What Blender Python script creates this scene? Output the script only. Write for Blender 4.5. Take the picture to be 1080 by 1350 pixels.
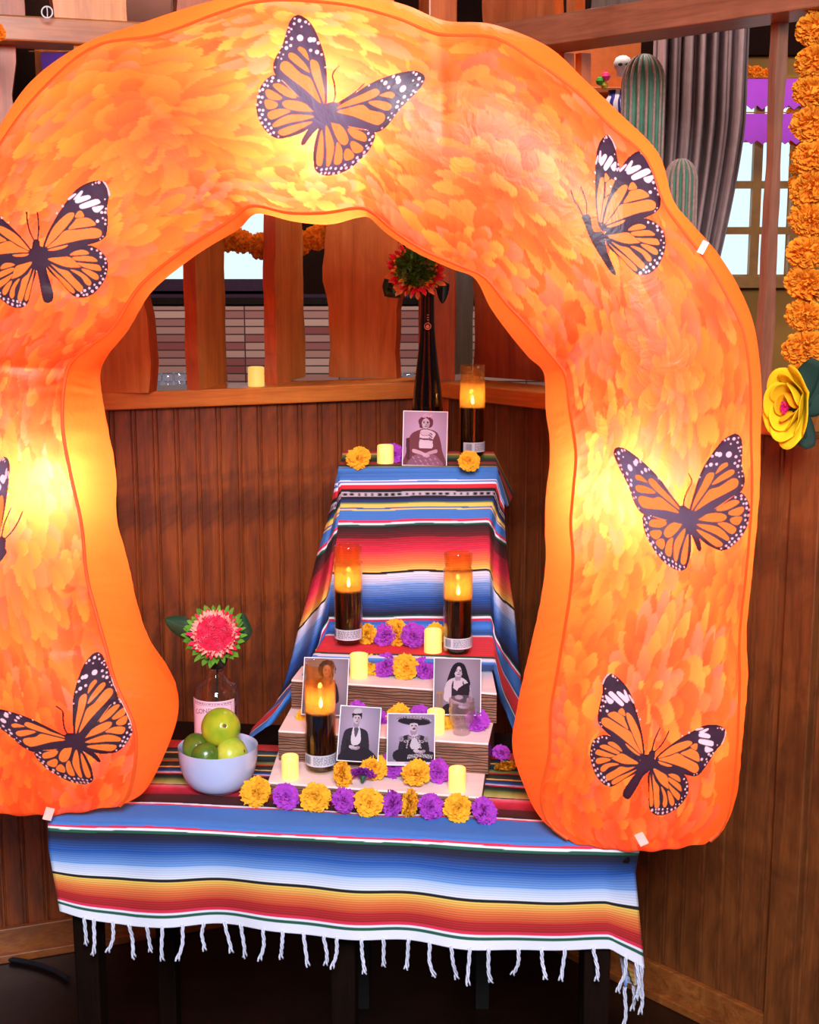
import bpy, bmesh, math, random
import numpy as np
from math import sin, cos, tan, pi, radians as R, atan2, sqrt
from mathutils import Vector, Matrix, Euler
from mathutils.bvhtree import BVHTree

S = bpy.context.scene
C = S.collection
for o in list(bpy.data.objects): bpy.data.objects.remove(o)

# ------------------------------------------------------------------ camera
CAM_H, PITCH, FPX = 1.75, R(10.71), 1850.0
cd = bpy.data.cameras.new('camera'); cam = bpy.data.objects.new('camera', cd); C.objects.link(cam)
cam.location = (0, 0, CAM_H); cam.rotation_euler = (pi/2 - PITCH, 0, 0)
cd.sensor_fit = 'VERTICAL'; cd.sensor_height = 24; cd.lens = FPX/1350*24; cd.clip_end = 100
S.camera = cam

# ------------------------------------------------------------------ world, lights, exposure
w = bpy.data.worlds.new('room_ambient'); S.world = w; w.use_nodes = True
w.node_tree.nodes['Background'].inputs[0].default_value = (.80, .84, 1, 1)
w.node_tree.nodes['Background'].inputs[1].default_value = .09
S.view_settings.view_transform = 'Standard'; S.view_settings.look = 'None'
S.view_settings.exposure = 0.0; S.view_settings.gamma = 1.0; S.view_settings.use_curve_mapping = False

def area(name, loc, target, size, power, col):
    l = bpy.data.lights.new(name, 'AREA'); l.energy = power; l.color = col; l.size = size; l.shape = 'DISK'
    o = bpy.data.objects.new(name, l); C.objects.link(o); o.location = loc
    o.rotation_euler = (Vector(target)-Vector(loc)).to_track_quat('-Z', 'Y').to_euler(); return o
area('daylight_from_front_windows', (.1, -.7, 2.75), (0, 2.6, .9), 1.0, 190, (.90, .94, 1.0))
area('daylight_from_side_windows', (2.6, 1.2, 2.6), (.2, 3.0, 1.2), 1.3, 16, (1.0, .93, .86))
area('added_booth_light', (-.9, 6.2, 3.1), (-.9, 8.6, 1.0), 1.0, 110, (1.0, .9, .8))  # unseen light added to brighten the dim booth stripes
area('added_fill_beyond_partition', (.45, 4.1, 3.3), (.5, 4.1, 1.8), .6, 36, (1.0, .9, .85))  # unseen fill added to lift the garland and wood beyond the ledge

# ------------------------------------------------------------------ helpers
def ray(x, y):
    u = (x-540)/FPX; v = (675-y)/FPX
    return np.array([u, cos(PITCH)+v*sin(PITCH), -sin(PITCH)+v*cos(PITCH)])
def at_z(x, y, z):
    r = ray(x, y); return Vector(np.array([0, 0, CAM_H])+r*((z-CAM_H)/r[2]))
def at_y(x, y, Y):
    r = ray(x, y); return Vector(np.array([0, 0, CAM_H])+r*(Y/r[1]))
def px_m(Y): return Y/FPX*1.01

def lin(r, g, b):
    f = lambda c: (c/255/12.92) if c <= 10 else ((c/255+.055)/1.055)**2.4
    return (f(r), f(g), f(b))

def linka(o, parent=None):
    C.objects.link(o)
    if parent is not None: o.parent = parent
    return o
def tag(o, label=None, cat=None, group=None, kind=None):
    if label: o['label'] = label
    if cat: o['category'] = cat
    if group: o['group'] = group
    if kind: o['kind'] = kind
    return o
def thing(name, label, cat, loc=(0, 0, 0), rotz=0, group=None):
    o = bpy.data.objects.new(name, None); o.empty_display_size = .02
    C.objects.link(o); o.location = loc; o.rotation_euler = (0, 0, rotz)
    return tag(o, label, cat, group)

class MB:
    def __init__(s): s.v = []; s.f = []; s.m = []
    def add(s, vs, fs, mi=0):
        n = len(s.v); s.v += [tuple(p) for p in vs]
        s.f += [tuple(i+n for i in f) for f in fs]; s.m += [mi]*len(fs); return s
    def box(s, c, d, rz=0, mi=0, M=None):
        x, y, z = d[0]/2, d[1]/2, d[2]/2
        vs = [Vector((sx*x, sy*y, sz*z)) for sz in (-1, 1) for sy in (-1, 1) for sx in (-1, 1)]
        Mt = M if M is not None else Matrix.Rotation(rz, 3, 'Z')
        vs = [Mt @ q + Vector(c) for q in vs]
        return s.add(vs, [(0, 2, 3, 1), (4, 5, 7, 6), (0, 1, 5, 4), (2, 6, 7, 3), (0, 4, 6, 2), (1, 3, 7, 5)], mi)
    def lathe(s, prof, n=24, c=(0, 0, 0), mi=0, caps=True, M=None, rfun=None):
        vs = []; fs = []
        for r, z in prof:
            for k in range(n):
                a = 2*pi*k/n; rr = r*(rfun(a, z) if rfun else 1)
                q = Vector((rr*cos(a), rr*sin(a), z))
                if M is not None: q = M @ q
                vs.append(q+Vector(c))
        m = len(prof)
        for i in range(m-1):
            for k in range(n):
                fs.append((i*n+k, i*n+(k+1) % n, (i+1)*n+(k+1) % n, (i+1)*n+k))
        if caps:
            fs.append(tuple(range(n-1, -1, -1))); fs.append(tuple((m-1)*n+k for k in range(n)))
        return s.add(vs, fs, mi)
    def tube(s, pts, r, n=8, mi=0):
        pts = [Vector(p) for p in pts]; m = len(pts)
        rs = r if isinstance(r, (list, tuple)) else [r]*m
        vs = []; fs = []; prev = None
        for i, p in enumerate(pts):
            t = (pts[min(i+1, m-1)]-pts[max(i-1, 0)]).normalized()
            if prev is None:
                a = Vector((0, 0, 1)) if abs(t.z) < .9 else Vector((1, 0, 0)); u = t.cross(a).normalized()
            else:
                u = (prev - t*prev.dot(t)).normalized()
            prev = u; q = t.cross(u)
            for k in range(n):
                a = 2*pi*k/n; vs.append(p+(u*cos(a)+q*sin(a))*rs[i])
        for i in range(m-1):
            for k in range(n):
                fs.append((i*n+k, i*n+(k+1) % n, (i+1)*n+(k+1) % n, (i+1)*n+k))
        fs.append(tuple(range(n-1, -1, -1))); fs.append(tuple((m-1)*n+k for k in range(n)))
        return s.add(vs, fs, mi)
    def prism(s, poly, d, mi=0):           # poly: list of 3D points (planar), extruded by vector d
        n = len(poly); d = Vector(d)
        vs = [Vector(p) for p in poly]+[Vector(p)+d for p in poly]
        fs = [tuple(range(n-1, -1, -1)), tuple(range(n, 2*n))]+[(i, (i+1) % n, n+(i+1) % n, n+i) for i in range(n)]
        return s.add(vs, fs, mi)
    def mesh(s, name, mats, smooth=False):
        me = bpy.data.meshes.new(name); me.from_pydata(s.v, [], s.f)
        for m in (mats if isinstance(mats, (list, tuple)) else [mats]): me.materials.append(m)
        if len(me.materials) > 1: me.polygons.foreach_set('material_index', s.m)
        bm = bmesh.new(); bm.from_mesh(me); bmesh.ops.recalc_face_normals(bm, faces=bm.faces); bm.to_mesh(me); bm.free()
        if smooth:
            me.polygons.foreach_set('use_smooth', [True]*len(me.polygons))
        return me
    def build(s, name, mats, parent=None, smooth=False, bevel=0, auto=None):
        me = s.mesh(name, mats, smooth)
        o = linka(bpy.data.objects.new(name, me), parent)
        if bevel:
            b = o.modifiers.new('bevel', 'BEVEL'); b.width = bevel; b.segments = 2; b.limit_method = 'ANGLE'
        if smooth and auto is not False: me.set_sharp_from_angle(angle=auto or R(40))
        return o

def grid_mesh(name, P, mat, cols=None, parent=None, closed_u=False, smooth=True):
    """P: (nv, nu, 3) array -> mesh of quads with an optional per-vertex colour."""
    nv, nu = P.shape[:2]
    idx = np.arange(nv*nu).reshape(nv, nu)
    if closed_u: idx = np.concatenate([idx, idx[:, :1]], 1)
    q = np.stack([idx[:-1, :-1], idx[:-1, 1:], idx[1:, 1:], idx[1:, :-1]], -1).reshape(-1, 4)
    return raw_mesh(name, P.reshape(-1, 3), q, mat, cols, parent, smooth)
def raw_mesh(name, V, q, mat, cols=None, parent=None, smooth=True, corner=False):
    me = bpy.data.meshes.new(name)
    nf = len(q); k = q.shape[1]
    me.vertices.add(len(V)); me.vertices.foreach_set('co', np.asarray(V, np.float32).ravel())
    me.loops.add(nf*k); me.loops.foreach_set('vertex_index', q.astype(np.int32).ravel())
    me.polygons.add(nf); me.polygons.foreach_set('loop_start', np.arange(0, nf*k, k, dtype=np.int32))
    me.polygons.foreach_set('use_smooth', np.full(nf, smooth))
    me.update(calc_edges=True)
    if cols is not None:
        a = me.color_attributes.new('Col', 'FLOAT_COLOR', 'CORNER' if corner else 'POINT')
        c4 = np.ones((len(cols), 4), np.float32); c4[:, :3] = cols
        if corner: c4 = np.repeat(c4, k, 0)
        a.data.foreach_set('color', c4.ravel())
    me.materials.append(mat)
    return linka(bpy.data.objects.new(name, me), parent)

# ---- raster helpers (flat prints become per-vertex colours)
def inside(poly, X, Y):
    p = np.asarray(poly, float); r = np.zeros(X.shape, bool)
    x1, y1 = p[-1]
    for x0, y0 in p:
        if y0 != y1:
            c = ((y0 > Y) != (y1 > Y)) & (X < (x1-x0)*(Y-y0)/(y1-y0)+x0); r ^= c
        x1, y1 = x0, y0
    return r
def sm(pts, n=4, closed=True):           # Catmull-Rom smoothing of a 2D outline
    p = np.asarray(pts, float); m = len(p); out = []
    for i in range(m if closed else m-1):
        a, b, c, d = (p[(i+k-1) % m] for k in range(4)) if closed else (p[max(i-1, 0)], p[i], p[i+1], p[min(i+2, m-1)])
        for t in np.arange(n)/n:
            out.append(.5*((2*b)+(c-a)*t+(2*a-5*b+4*c-d)*t*t+(3*b-a-3*c+d)*t**3))
    if not closed: out.append(p[-1])
    return np.array(out)

# ------------------------------------------------------------------ materials
class NT:
    def __init__(s, name):
        s.m = bpy.data.materials.new(name); s.m.use_nodes = True; s.t = s.m.node_tree
        s.t.nodes.clear(); s.out = s.t.nodes.new('ShaderNodeOutputMaterial')
    def n(s, ty, **kw):
        d = s.t.nodes.new(ty)
        for k, v in kw.items():
            if k.startswith('i_'): d.inputs[k[2:].replace('_', ' ')].default_value = v
            else: setattr(d, k, v)
        return d
    def l(s, a, b): s.t.links.new(a, b)
    def coord(s, scale=(1, 1, 1), kind='Object'):
        tc = s.n('ShaderNodeTexCoord'); mp = s.n('ShaderNodeMapping'); mp.inputs['Scale'].default_value = scale
        s.l(tc.outputs[kind], mp.inputs[0]); return mp.outputs[0]
    def ramp(s, fac, stops, interp='LINEAR'):
        r = s.n('ShaderNodeValToRGB'); cr = r.color_ramp; cr.interpolation = interp
        while len(cr.elements) < len(stops): cr.elements.new(.5)
        for e, (p, c) in zip(cr.elements, stops): e.position = p; e.color = (*c[:3], 1)
        s.l(fac, r.inputs[0]); return r.outputs[0]
    def noise(s, vec, scale, detail=3, rough=.5, dist=0):
        n = s.n('ShaderNodeTexNoise'); n.inputs['Scale'].default_value = scale; n.inputs['Detail'].default_value = detail
        n.inputs['Roughness'].default_value = rough; n.inputs['Distortion'].default_value = dist
        if vec is not None: s.l(vec, n.inputs['Vector'])
        return n.outputs[0]
    def bump(s, h, st=.3, d=.002):
        b = s.n('ShaderNodeBump'); b.inputs['Strength'].default_value = st; b.inputs['Distance'].default_value = d
        s.l(h, b.inputs['Height']); return b.outputs[0]
    def mix(s, f, a, b, blend='MIX'):
        m = s.n('ShaderNodeMix', data_type='RGBA', blend_type=blend)
        for sock, v in ((m.inputs[0], f), (m.inputs[6], a), (m.inputs[7], b)):
            if hasattr(v, 'links'): s.l(v, sock)
            elif isinstance(v, (int, float)): sock.default_value = v
            else: sock.default_value = (*v[:3], 1)
        return m.outputs[2]
    def pbr(s, col, rough=.5, bump=None, **kw):
        b = s.n('ShaderNodeBsdfPrincipled')
        if hasattr(col, 'links'): s.l(col, b.inputs['Base Color'])
        else: b.inputs['Base Color'].default_value = (*col[:3], 1)
        if hasattr(rough, 'links'): s.l(rough, b.inputs['Roughness'])
        else: b.inputs['Roughness'].default_value = rough
        if bump is not None: s.l(bump, b.inputs['Normal'])
        for k, v in kw.items():
            i = b.inputs[k.replace('_', ' ')]; i.default_value = v
        s.l(b.outputs[0], s.out.inputs[0]); s.b = b; return s.m

def plain(name, col, rough=.5, var=.12, vscale=40, bump=0, **kw):
    t = NT(name); n = t.noise(t.coord(), vscale, 3)
    c = t.ramp(n, [(.3, [x*(1-var) for x in col]), (.7, [min(1, x*(1+var)) for x in col])])
    return t.pbr(c, rough, t.bump(n, bump) if bump else None, **kw)

def wood(name, dark, mid, light, axis='Z', rough=.45, blotch=.5, fine=1.0, coat=.15):
    t = NT(name)
    st = {'Z': (1, 1, .07), 'X': (.07, 1, 1), 'Y': (1, .07, 1)}[axis]
    rnd = t.n('ShaderNodeObjectInfo')
    v = t.coord(st)
    vm = t.n('ShaderNodeVectorMath', operation='ADD'); t.l(v, vm.inputs[0])
    ml = t.n('ShaderNodeVectorMath', operation='SCALE'); ml.inputs[0].default_value = (7, 5, 3)
    t.l(rnd.outputs['Random'], ml.inputs['Scale']); t.l(ml.outputs[0], vm.inputs[1]); v = vm.outputs[0]
    g = t.noise(v, 30*fine, 4, .55, 1.2)
    g2 = t.noise(v, 210*fine, 2, .5)
    mx = lambda a, b, f: [x*(1-f)+y*f for x, y in zip(a, b)]
    c = t.ramp(g, [(.28, mx(dark, mid, .45)), (.5, mid), (.74, mx(light, mid, .45))])
    c = t.mix(.15, c, t.ramp(g2, [(.35, dark), (.65, light)]))
    bl = t.noise(t.coord((1, 1, .7), 'Object'), 7.5, 4, .6, 1.0)
    c = t.mix(t.ramp(bl, [(.42, (0, 0, 0)), (.62, (blotch,)*3)]), c, dark)
    return t.pbr(c, rough, t.bump(g, .12), Coat_Weight=coat, Coat_Roughness=.25)

def vcol(name, rough=.7, bump_scale=0, bump_st=.3, **kw):
    t = NT(name); a = t.n('ShaderNodeVertexColor', layer_name='Col')
    b = None
    if bump_scale: b = t.bump(t.noise(t.coord(), bump_scale, 2), bump_st)
    return t.pbr(a.outputs[0], rough, b, **kw)

def emit(name, col, st):
    t = NT(name); e = t.n('ShaderNodeEmission'); e.inputs[0].default_value = (*col, 1); e.inputs[1].default_value = st
    t.l(e.outputs[0], t.out.inputs[0]); return t.m

def sheet_mat(name, col=None, trans=.6, rough=.45, scale=1.0, gloss=.06, tint=None):
    """thin nylon / ink: diffuse + translucent + a little gloss"""
    t = NT(name)
    if col is None:
        c = t.n('ShaderNodeVertexColor', layer_name='Col').outputs[0]
    else:
        n = t.noise(t.coord(), 9, 3); c = t.ramp(n, [(.3, [x*.9 for x in col]), (.7, col)])
    bp = t.bump(t.noise(t.coord(), 26*scale, 4, .55, 1.2), .35, .006)
    d = t.n('ShaderNodeBsdfDiffuse'); tr = t.n('ShaderNodeBsdfTranslucent'); gl = t.n('ShaderNodeBsdfGlossy')
    gl.inputs['Roughness'].default_value = rough
    t.l(c, d.inputs['Color'])
    if tint: t.l(t.mix(tint[0], c, tint[1]), tr.inputs['Color'])
    else: t.l(c, tr.inputs['Color'])
    for q in (d, tr, gl): t.l(bp, q.inputs['Normal'])
    m1 = t.n('ShaderNodeMixShader'); m1.inputs[0].default_value = trans; t.l(d.outputs[0], m1.inputs[1]); t.l(tr.outputs[0], m1.inputs[2])
    m2 = t.n('ShaderNodeMixShader'); m2.inputs[0].default_value = gloss; t.l(m1.outputs[0], m2.inputs[1]); t.l(gl.outputs[0], m2.inputs[2])
    t.l(m2.outputs[0], t.out.inputs[0]); return t.m

def thin_glass(name, tint, haze=None, haze_amt=0.0, ior=1.45):
    t = NT(name); lw = t.n('ShaderNodeLayerWeight'); lw.inputs[0].default_value = .5
    pw = t.n('ShaderNodeMath', operation='POWER'); pw.inputs[1].default_value = 3.2; t.l(lw.outputs['Facing'], pw.inputs[0])
    fr = t.n('ShaderNodeMath', operation='MULTIPLY_ADD'); t.l(pw.outputs[0], fr.inputs[0]); fr.inputs[1].default_value = .7*(ior-1)/.45; fr.inputs[2].default_value = .045; fr.use_clamp = True
    tp = t.n('ShaderNodeBsdfTransparent'); tp.inputs[0].default_value = (*tint, 1)
    gl = t.n('ShaderNodeBsdfGlossy'); gl.inputs['Roughness'].default_value = .03
    base = tp.outputs[0]
    if haze:
        tr = t.n('ShaderNodeBsdfTranslucent'); tr.inputs[0].default_value = (*haze, 1)
        mh = t.n('ShaderNodeMixShader'); mh.inputs[0].default_value = haze_amt
        t.l(base, mh.inputs[1]); t.l(tr.outputs[0], mh.inputs[2]); base = mh.outputs[0]
    m = t.n('ShaderNodeMixShader'); t.l(fr.outputs[0], m.inputs[0]); t.l(base, m.inputs[1]); t.l(gl.outputs[0], m.inputs[2])
    t.l(m.outputs[0], t.out.inputs[0]); return t.m

W_WAIN = wood('stained_wainscot_wood', lin(66, 23, 4), lin(140, 60, 13), lin(178, 90, 25), 'Z', .45, .7)
W_WAINR = wood('stained_wainscot_wood_right', lin(66, 30, 11), lin(122, 64, 26), lin(154, 90, 42), 'Z', .45, .6)
W_LEDGE = wood('ledge_wood', lin(170, 86, 26), lin(226, 132, 48), lin(244, 164, 78), 'X', .35, .25)
W_BEAM = wood('beam_wood', lin(128, 62, 24), lin(184, 100, 42), lin(212, 130, 64), 'X', .4, .25)
W_PLANK = wood('live_edge_plank_wood', lin(170, 86, 34), lin(222, 132, 60), lin(244, 170, 96), 'Z', .42, .3, .7)
W_PLANKD = wood('red_brown_plank_wood', lin(124, 50, 22), lin(176, 86, 44), lin(204, 114, 64), 'Z', .45, .35, .7)
W_BARK = wood('live_edge_rim_wood', lin(130, 44, 10), lin(196, 80, 20), lin(220, 104, 32), 'Z', .5, .3)
W_SLIM = wood('slim_upright_wood', lin(92, 52, 36), lin(142, 86, 62), lin(172, 114, 88), 'Z', .42, .2)
W_BEAMR = wood('right_beam_wood', lin(104, 54, 36), lin(154, 90, 62), lin(180, 116, 88), 'X', .4, .25)
W_POST = wood('corner_post_wood', lin(140, 58, 16), lin(196, 92, 30), lin(222, 120, 46), 'Z', .38, .2)
W_DARK = wood('dark_table_wood', lin(9, 5, 3), lin(22, 9, 5), lin(32, 14, 8), 'Z', .6, .3, 1.0, 0)
[n for n in W_DARK.node_tree.nodes if n.type == 'BSDF_PRINCIPLED'][0].inputs['Specular IOR Level'].default_value = .08
W_BASE = wood('baseboard_wood', lin(90, 42, 16), lin(150, 80, 32), lin(190, 120, 58), 'X', .4, .4)
W_STEP = wood('step_side_wood', lin(84, 52, 40), lin(138, 94, 74), lin(170, 124, 102), 'X', .5, .2, 1.6, .05)
W_STEPDK = wood('step_end_wood', lin(34, 14, 10), lin(56, 24, 16), lin(70, 34, 22), 'X', .5, .2)
W_TREAD = wood('pale_tread_wood', lin(238, 204, 202), lin(250, 224, 222), lin(255, 236, 234), 'X', .5, .1, 1.2, .05)
M_FLOOR = wood('dark_floor_wood', lin(14, 7, 5), lin(30, 15, 10), lin(44, 24, 15), 'X', .3, .5)
WHITE = plain('white_paper', lin(232, 226, 232), .6)

# ------------------------------------------------------------------ the setting
KX, KY = .075, 3.64                         # the corner of the two half walls
A_L, A_R = R(20), R(48)
DL = Vector((-cos(A_L), -sin(A_L), 0)); NL = Vector((sin(A_L), -cos(A_L), 0))
DR = Vector((cos(A_R), -sin(A_R), 0)); NR = Vector((-sin(A_R), -cos(A_R), 0))
K = Vector((KX, KY, 0))
def wp(side, s, n, z):
    d, m = (DL, NL) if side == 'L' else (DR, NR)
    return K + d*s + m*n + Vector((0, 0, z))
def wang(side): d = DL if side == 'L' else DR; return atan2(d.y, d.x)
def wbox(mb, side, s0, s1, n0, n1, z0, z1):
    mb.box(wp(side, (s0+s1)/2, (n0+n1)/2, (z0+z1)/2), (s1-s0, abs(n1-n0), z1-z0), wang(side)); return mb
def struct(name, mb, mat, **kw):
    return tag(mb.build(name, mat, **kw), kind='structure')

struct('floor', MB().box((0, 4, -.03), (9, 12.4, .06)), M_FLOOR)
LEDGE_Z = 1.41
LL, LR = 1.75, 1.72
walls = {}
for side, ln, nm in (('L', LL, 'wall_left'), ('R', LR, 'wall_right')):
    wm = W_WAIN if side == 'L' else W_WAINR
    wl = struct(nm, wbox(MB(), side, 0, ln, -.06, -.012, 0, LEDGE_Z-.035), wm)
    walls[side] = wl
    # beaded boards, one object each, sharing one mesh
    bw = .052
    prof = [(-.026, -.012), (-.026, -.003), (-.0235, 0), (.013, 0), (.0145, -.003), (.016, -.003), (.0175, .0005), (.0225, .0005), (.0245, -.003), (.026, -.003), (.026, -.012)]
    mb = MB(); mb.prism([Vector((x, -y, 0)) for x, y in prof], (0, 0, LEDGE_Z-.04)); bme = mb.mesh('board', wm)
    for k in range(int(ln/bw)):
        b = bpy.data.objects.new('board', bme); linka(b, wl)
        p = wp(side, (k+.5)*bw+.005, 0, 0); b.location = p
        n = NL if side == 'L' else NR
        b.rotation_euler = (0, 0, atan2(n.y, n.x)+pi/2)
    struct('baseboard_left' if side == 'L' else 'baseboard_right',
           wbox(wbox(MB(), side, .02, ln, 0, .016, 0, .085), side, .02, ln, 0, .03, 0, .022), W_BASE, bevel=.003)

def beam(name, side, s0, s1, n0, n1, z0, z1, mat):
    L = s1-s0; o = MB().box((0, 0, 0), (L, n1-n0, z1-z0)).build(name, mat, bevel=.004)
    o.location = wp(side, (s0+s1)/2, (n0+n1)/2, (z0+z1)/2); o.rotation_euler = (0, 0, wang(side))
    return tag(o, kind='structure')
beam('trim_1', 'L', .03, LL, -.10, .035, LEDGE_Z-.042, LEDGE_Z, W_LEDGE)
beam('trim_2', 'R', .03, 1.08, -.10, .035, LEDGE_Z-.04, LEDGE_Z, W_LEDGE)
beam('trim_3', 'L', .03, LL, -.10, .03, 2.2, 2.255, W_BEAM)
beam('trim_4', 'R', .03, LR, -.10, .03, 2.2, 2.265, W_BEAMR)
pm = MB().box((0, 0, 1.4), (.075, .075, 2.8)); po = pm.build('trim_5', W_POST, bevel=.004); po.location = (KX-.005, KY+.0, 0); po.rotation_euler = (0, 0, R(20)); tag(po, kind='structure')
cb = MB().box((0, 0, .69), (.07, .02, 1.36)); co = cb.build('trim_6', W_WAINR, bevel=.003); co.location = wp('R', 1.11, .012, 0); co.rotation_euler = (0, 0, wang('R')); tag(co, kind='structure')

def plank(parent, A, B, z0, z1, thick=.026, mat=None, seed=0, wav=.006, edge=None, knot=None):
    """upright live-edge board standing with its face along A->B"""
    rnd = random.Random(seed)
    A = Vector((A[0], A[1], 0)); B = Vector((B[0], B[1], 0)); d = (B-A); L = d.length; d.normalize()
    n = Vector((d.y, -d.x, 0)) * 1.0
    if n.y > 0: n = -n
    H = z1-z0; N = 22
    ph = [rnd.uniform(0, 6) for _ in range(6)]
    def wv(t, k): return wav*(sin(5*t+ph[k])+.6*sin(11*t+ph[k+1])+.35*sin(23*t+ph[k+2]))
    lt = [(-L/2+wv(H*i/N*2.2, 0), H*i/N) for i in range(N+1)]
    rt = [(L/2+wv(H*i/N*2.2, 3), H*i/N) for i in range(N+1)]
    vs = []; fs = []; ms = []
    for i in range(N+1):
        for (x, z), sgn in ((lt[i], 1), (rt[i], -1)):
            pass
        (xl, z), (xr, _) = lt[i], rt[i]
        vs += [(xl, 0, z), (xr, 0, z), (xr+.004, thick, z), (xl-.004, thick, z)]
    mb = MB()
    for i in range(N):
        a, b = 4*i, 4*i+4
        mb.add([vs[j] for j in (a, a+1, b+1, b)], [(0, 1, 2, 3)], 0)
        mb.add([vs[j] for j in (a+1, a+2, b+2, b+1)], [(0, 1, 2, 3)], 1)
        mb.add([vs[j] for j in (a+2, a+3, b+3, b+2)], [(0, 1, 2, 3)], 0)
        mb.add([vs[j] for j in (a+3, a, b, b+3)], [(0, 1, 2, 3)], 1)
    mb.add(vs[:4], [(3, 2, 1, 0)]); mb.add(vs[-4:], [(0, 1, 2, 3)])
    me = mb.mesh('upright_plank', [mat or W_PLANK, edge or W_BARK], True)
    bm = bmesh.new(); bm.from_mesh(me); bmesh.ops.remove_doubles(bm, verts=bm.verts, dist=1e-5); bm.to_mesh(me); bm.free()
    me.set_sharp_from_angle(angle=R(35))
    o = linka(bpy.data.objects.new('upright_plank', me), parent)
    c = (A+B)/2; o.location = (c.x, c.y, z0); o.rotation_euler = (0, 0, atan2(d.y, d.x))
    return o
wl, wr = walls['L'], walls['R']
def zpair(a, b, z): return at_z(*a, z), at_z(*b, z)
Z1 = LEDGE_Z
for i, (a, b, m, th) in enumerate([((118, 517), (196, 518), W_PLANK, .05), ((263, 514), (300, 504), W_PLANK, .03), ((366, 507), (402, 497), W_PLANK, .03),
                                   ((433, 497), (523, 499.5), W_PLANK, .03)]):
    A, B = zpair(a, b, Z1); plank(wl, A, B, Z1, 2.2, th, m, 10+i, .006 if i < 3 else .008)
G_PLANK = wood('grey_and_daylit_plank_wood', lin(78, 60, 52), lin(118, 96, 86), lin(140, 118, 108), 'Z', .4, .2)  # grey also puts daylight into the plank beside the corner post
for i, (a, b, m, th) in enumerate([((600, 494), (623, 489), G_PLANK, .03), ((624, 496), (735, 504), W_PLANKD, .03)]):
    A, B = zpair(a, b, Z1); plank(wr, A, B, Z1, 2.2, th, m, 20+i, .004)
# planks below the beam further out, and the slim upright on the right
for i, (s0, s1, n) in enumerate([(1.02, 1.30, -.05), (1.36, 1.6, -.05)]):
    A, B = wp('L', s0, n, 0), wp('L', s1, n, 0); plank(wl, B, A, Z1, 2.2, .03, W_PLANKD, 30+i, .006)
A, B = at_y(1025, 60, 3.00), at_y(1038, 60, 3.01); plank(wr, A, B, Z1, 2.2, .018, W_SLIM, 41, .002, W_SLIM)
for i, (x0, x1) in enumerate([(745, 757), (766, 778)]):
    A, B = at_y(x0, 100, 3.46), at_y(x1, 100, 3.47); plank(wr, A, B, 1.85, 2.2, .02, W_PLANKD, 45+i, .002)
# the row above the beams
for i, (x0, x1, m) in enumerate([(-120, 30, W_PLANKD), (68, 168, W_PLANK), (232, 330, W_PLANKD), (400, 520, W_PLANK)]):
    A = at_y(x0, 10, 3.26+x0*.00055); B = at_y(x1, 10, 3.26+x1*.00055); plank(wl, A, B, 2.255, 2.75, .03, m, 50+i, .004)
for i, (x0, x1, m) in enumerate([(636, 733, W_PLANKD), (748, 757, W_PLANKD), (779, 882, G_PLANK), (894, 1010, G_PLANK)]):
    y0 = 3.56-(x0-640)*.00165; y1 = 3.56-(x1-640)*.00165
    A = at_y(x0, 10, y0); B = at_y(x1, 10, y1); plank(wr, A, B, 2.265, 2.75, .03, m, 60+i, .004)

# ---------------- room beyond the partition
M_DARKWALL = plain('dark_brown_plaster', lin(30, 13, 9), .95, .3, 3, Specular_IOR_Level=.05)
M_OCHRE = plain('ochre_plaster', lin(168, 112, 36), .7, .12, 4)
struct('wall_back', MB().box((-.2, 9.2, 2.4), (11, .1, 4.8)), M_DARKWALL)
def booth_mat():
    t = NT('striped_booth_fabric')
    br = t.n('ShaderNodeTexBrick', offset=.5, offset_frequency=1)
    br.inputs['Scale'].default_value = 1; br.inputs['Brick Width'].default_value = .30; br.inputs['Row Height'].default_value = .05
    br.inputs['Mortar Size'].default_value = .0045; br.inputs['Mortar'].default_value = (*lin(58, 24, 24), 1)
    tc = t.n('ShaderNodeTexCoord'); sp = t.n('ShaderNodeSeparateXYZ'); cm = t.n('ShaderNodeCombineXYZ')
    t.l(tc.outputs['Object'], sp.inputs[0]); t.l(sp.outputs[0], cm.inputs[0]); t.l(sp.outputs[2], cm.inputs[1]); t.l(cm.outputs[0], br.inputs[0])
    br.inputs['Color1'].default_value = (*lin(120, 50, 52), 1); br.inputs['Color2'].default_value = (*lin(178, 138, 128), 1)
    return t.pbr(br.outputs[0], .8)
bench = thing('booth_bench', 'long booth bench with striped maroon and beige back along the far wall', 'bench', (-1.2, 8.95, 0))
MB().box((0, .1, 1.02), (5.6, .1, .72)).build('backrest', booth_mat(), bench, bevel=.01)
MB().box((0, -.12, .24), (5.6, .44, .48)).build('seat', M_DARKWALL, bench, bevel=.01)
MB().box((0, .1, 1.41), (5.6, .14, .04)).build('top_rail', W_DARK, bench)
M_SKY = emit('bright_overcast_daylight', (.72, .92, 1.0), 1.15)
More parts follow.
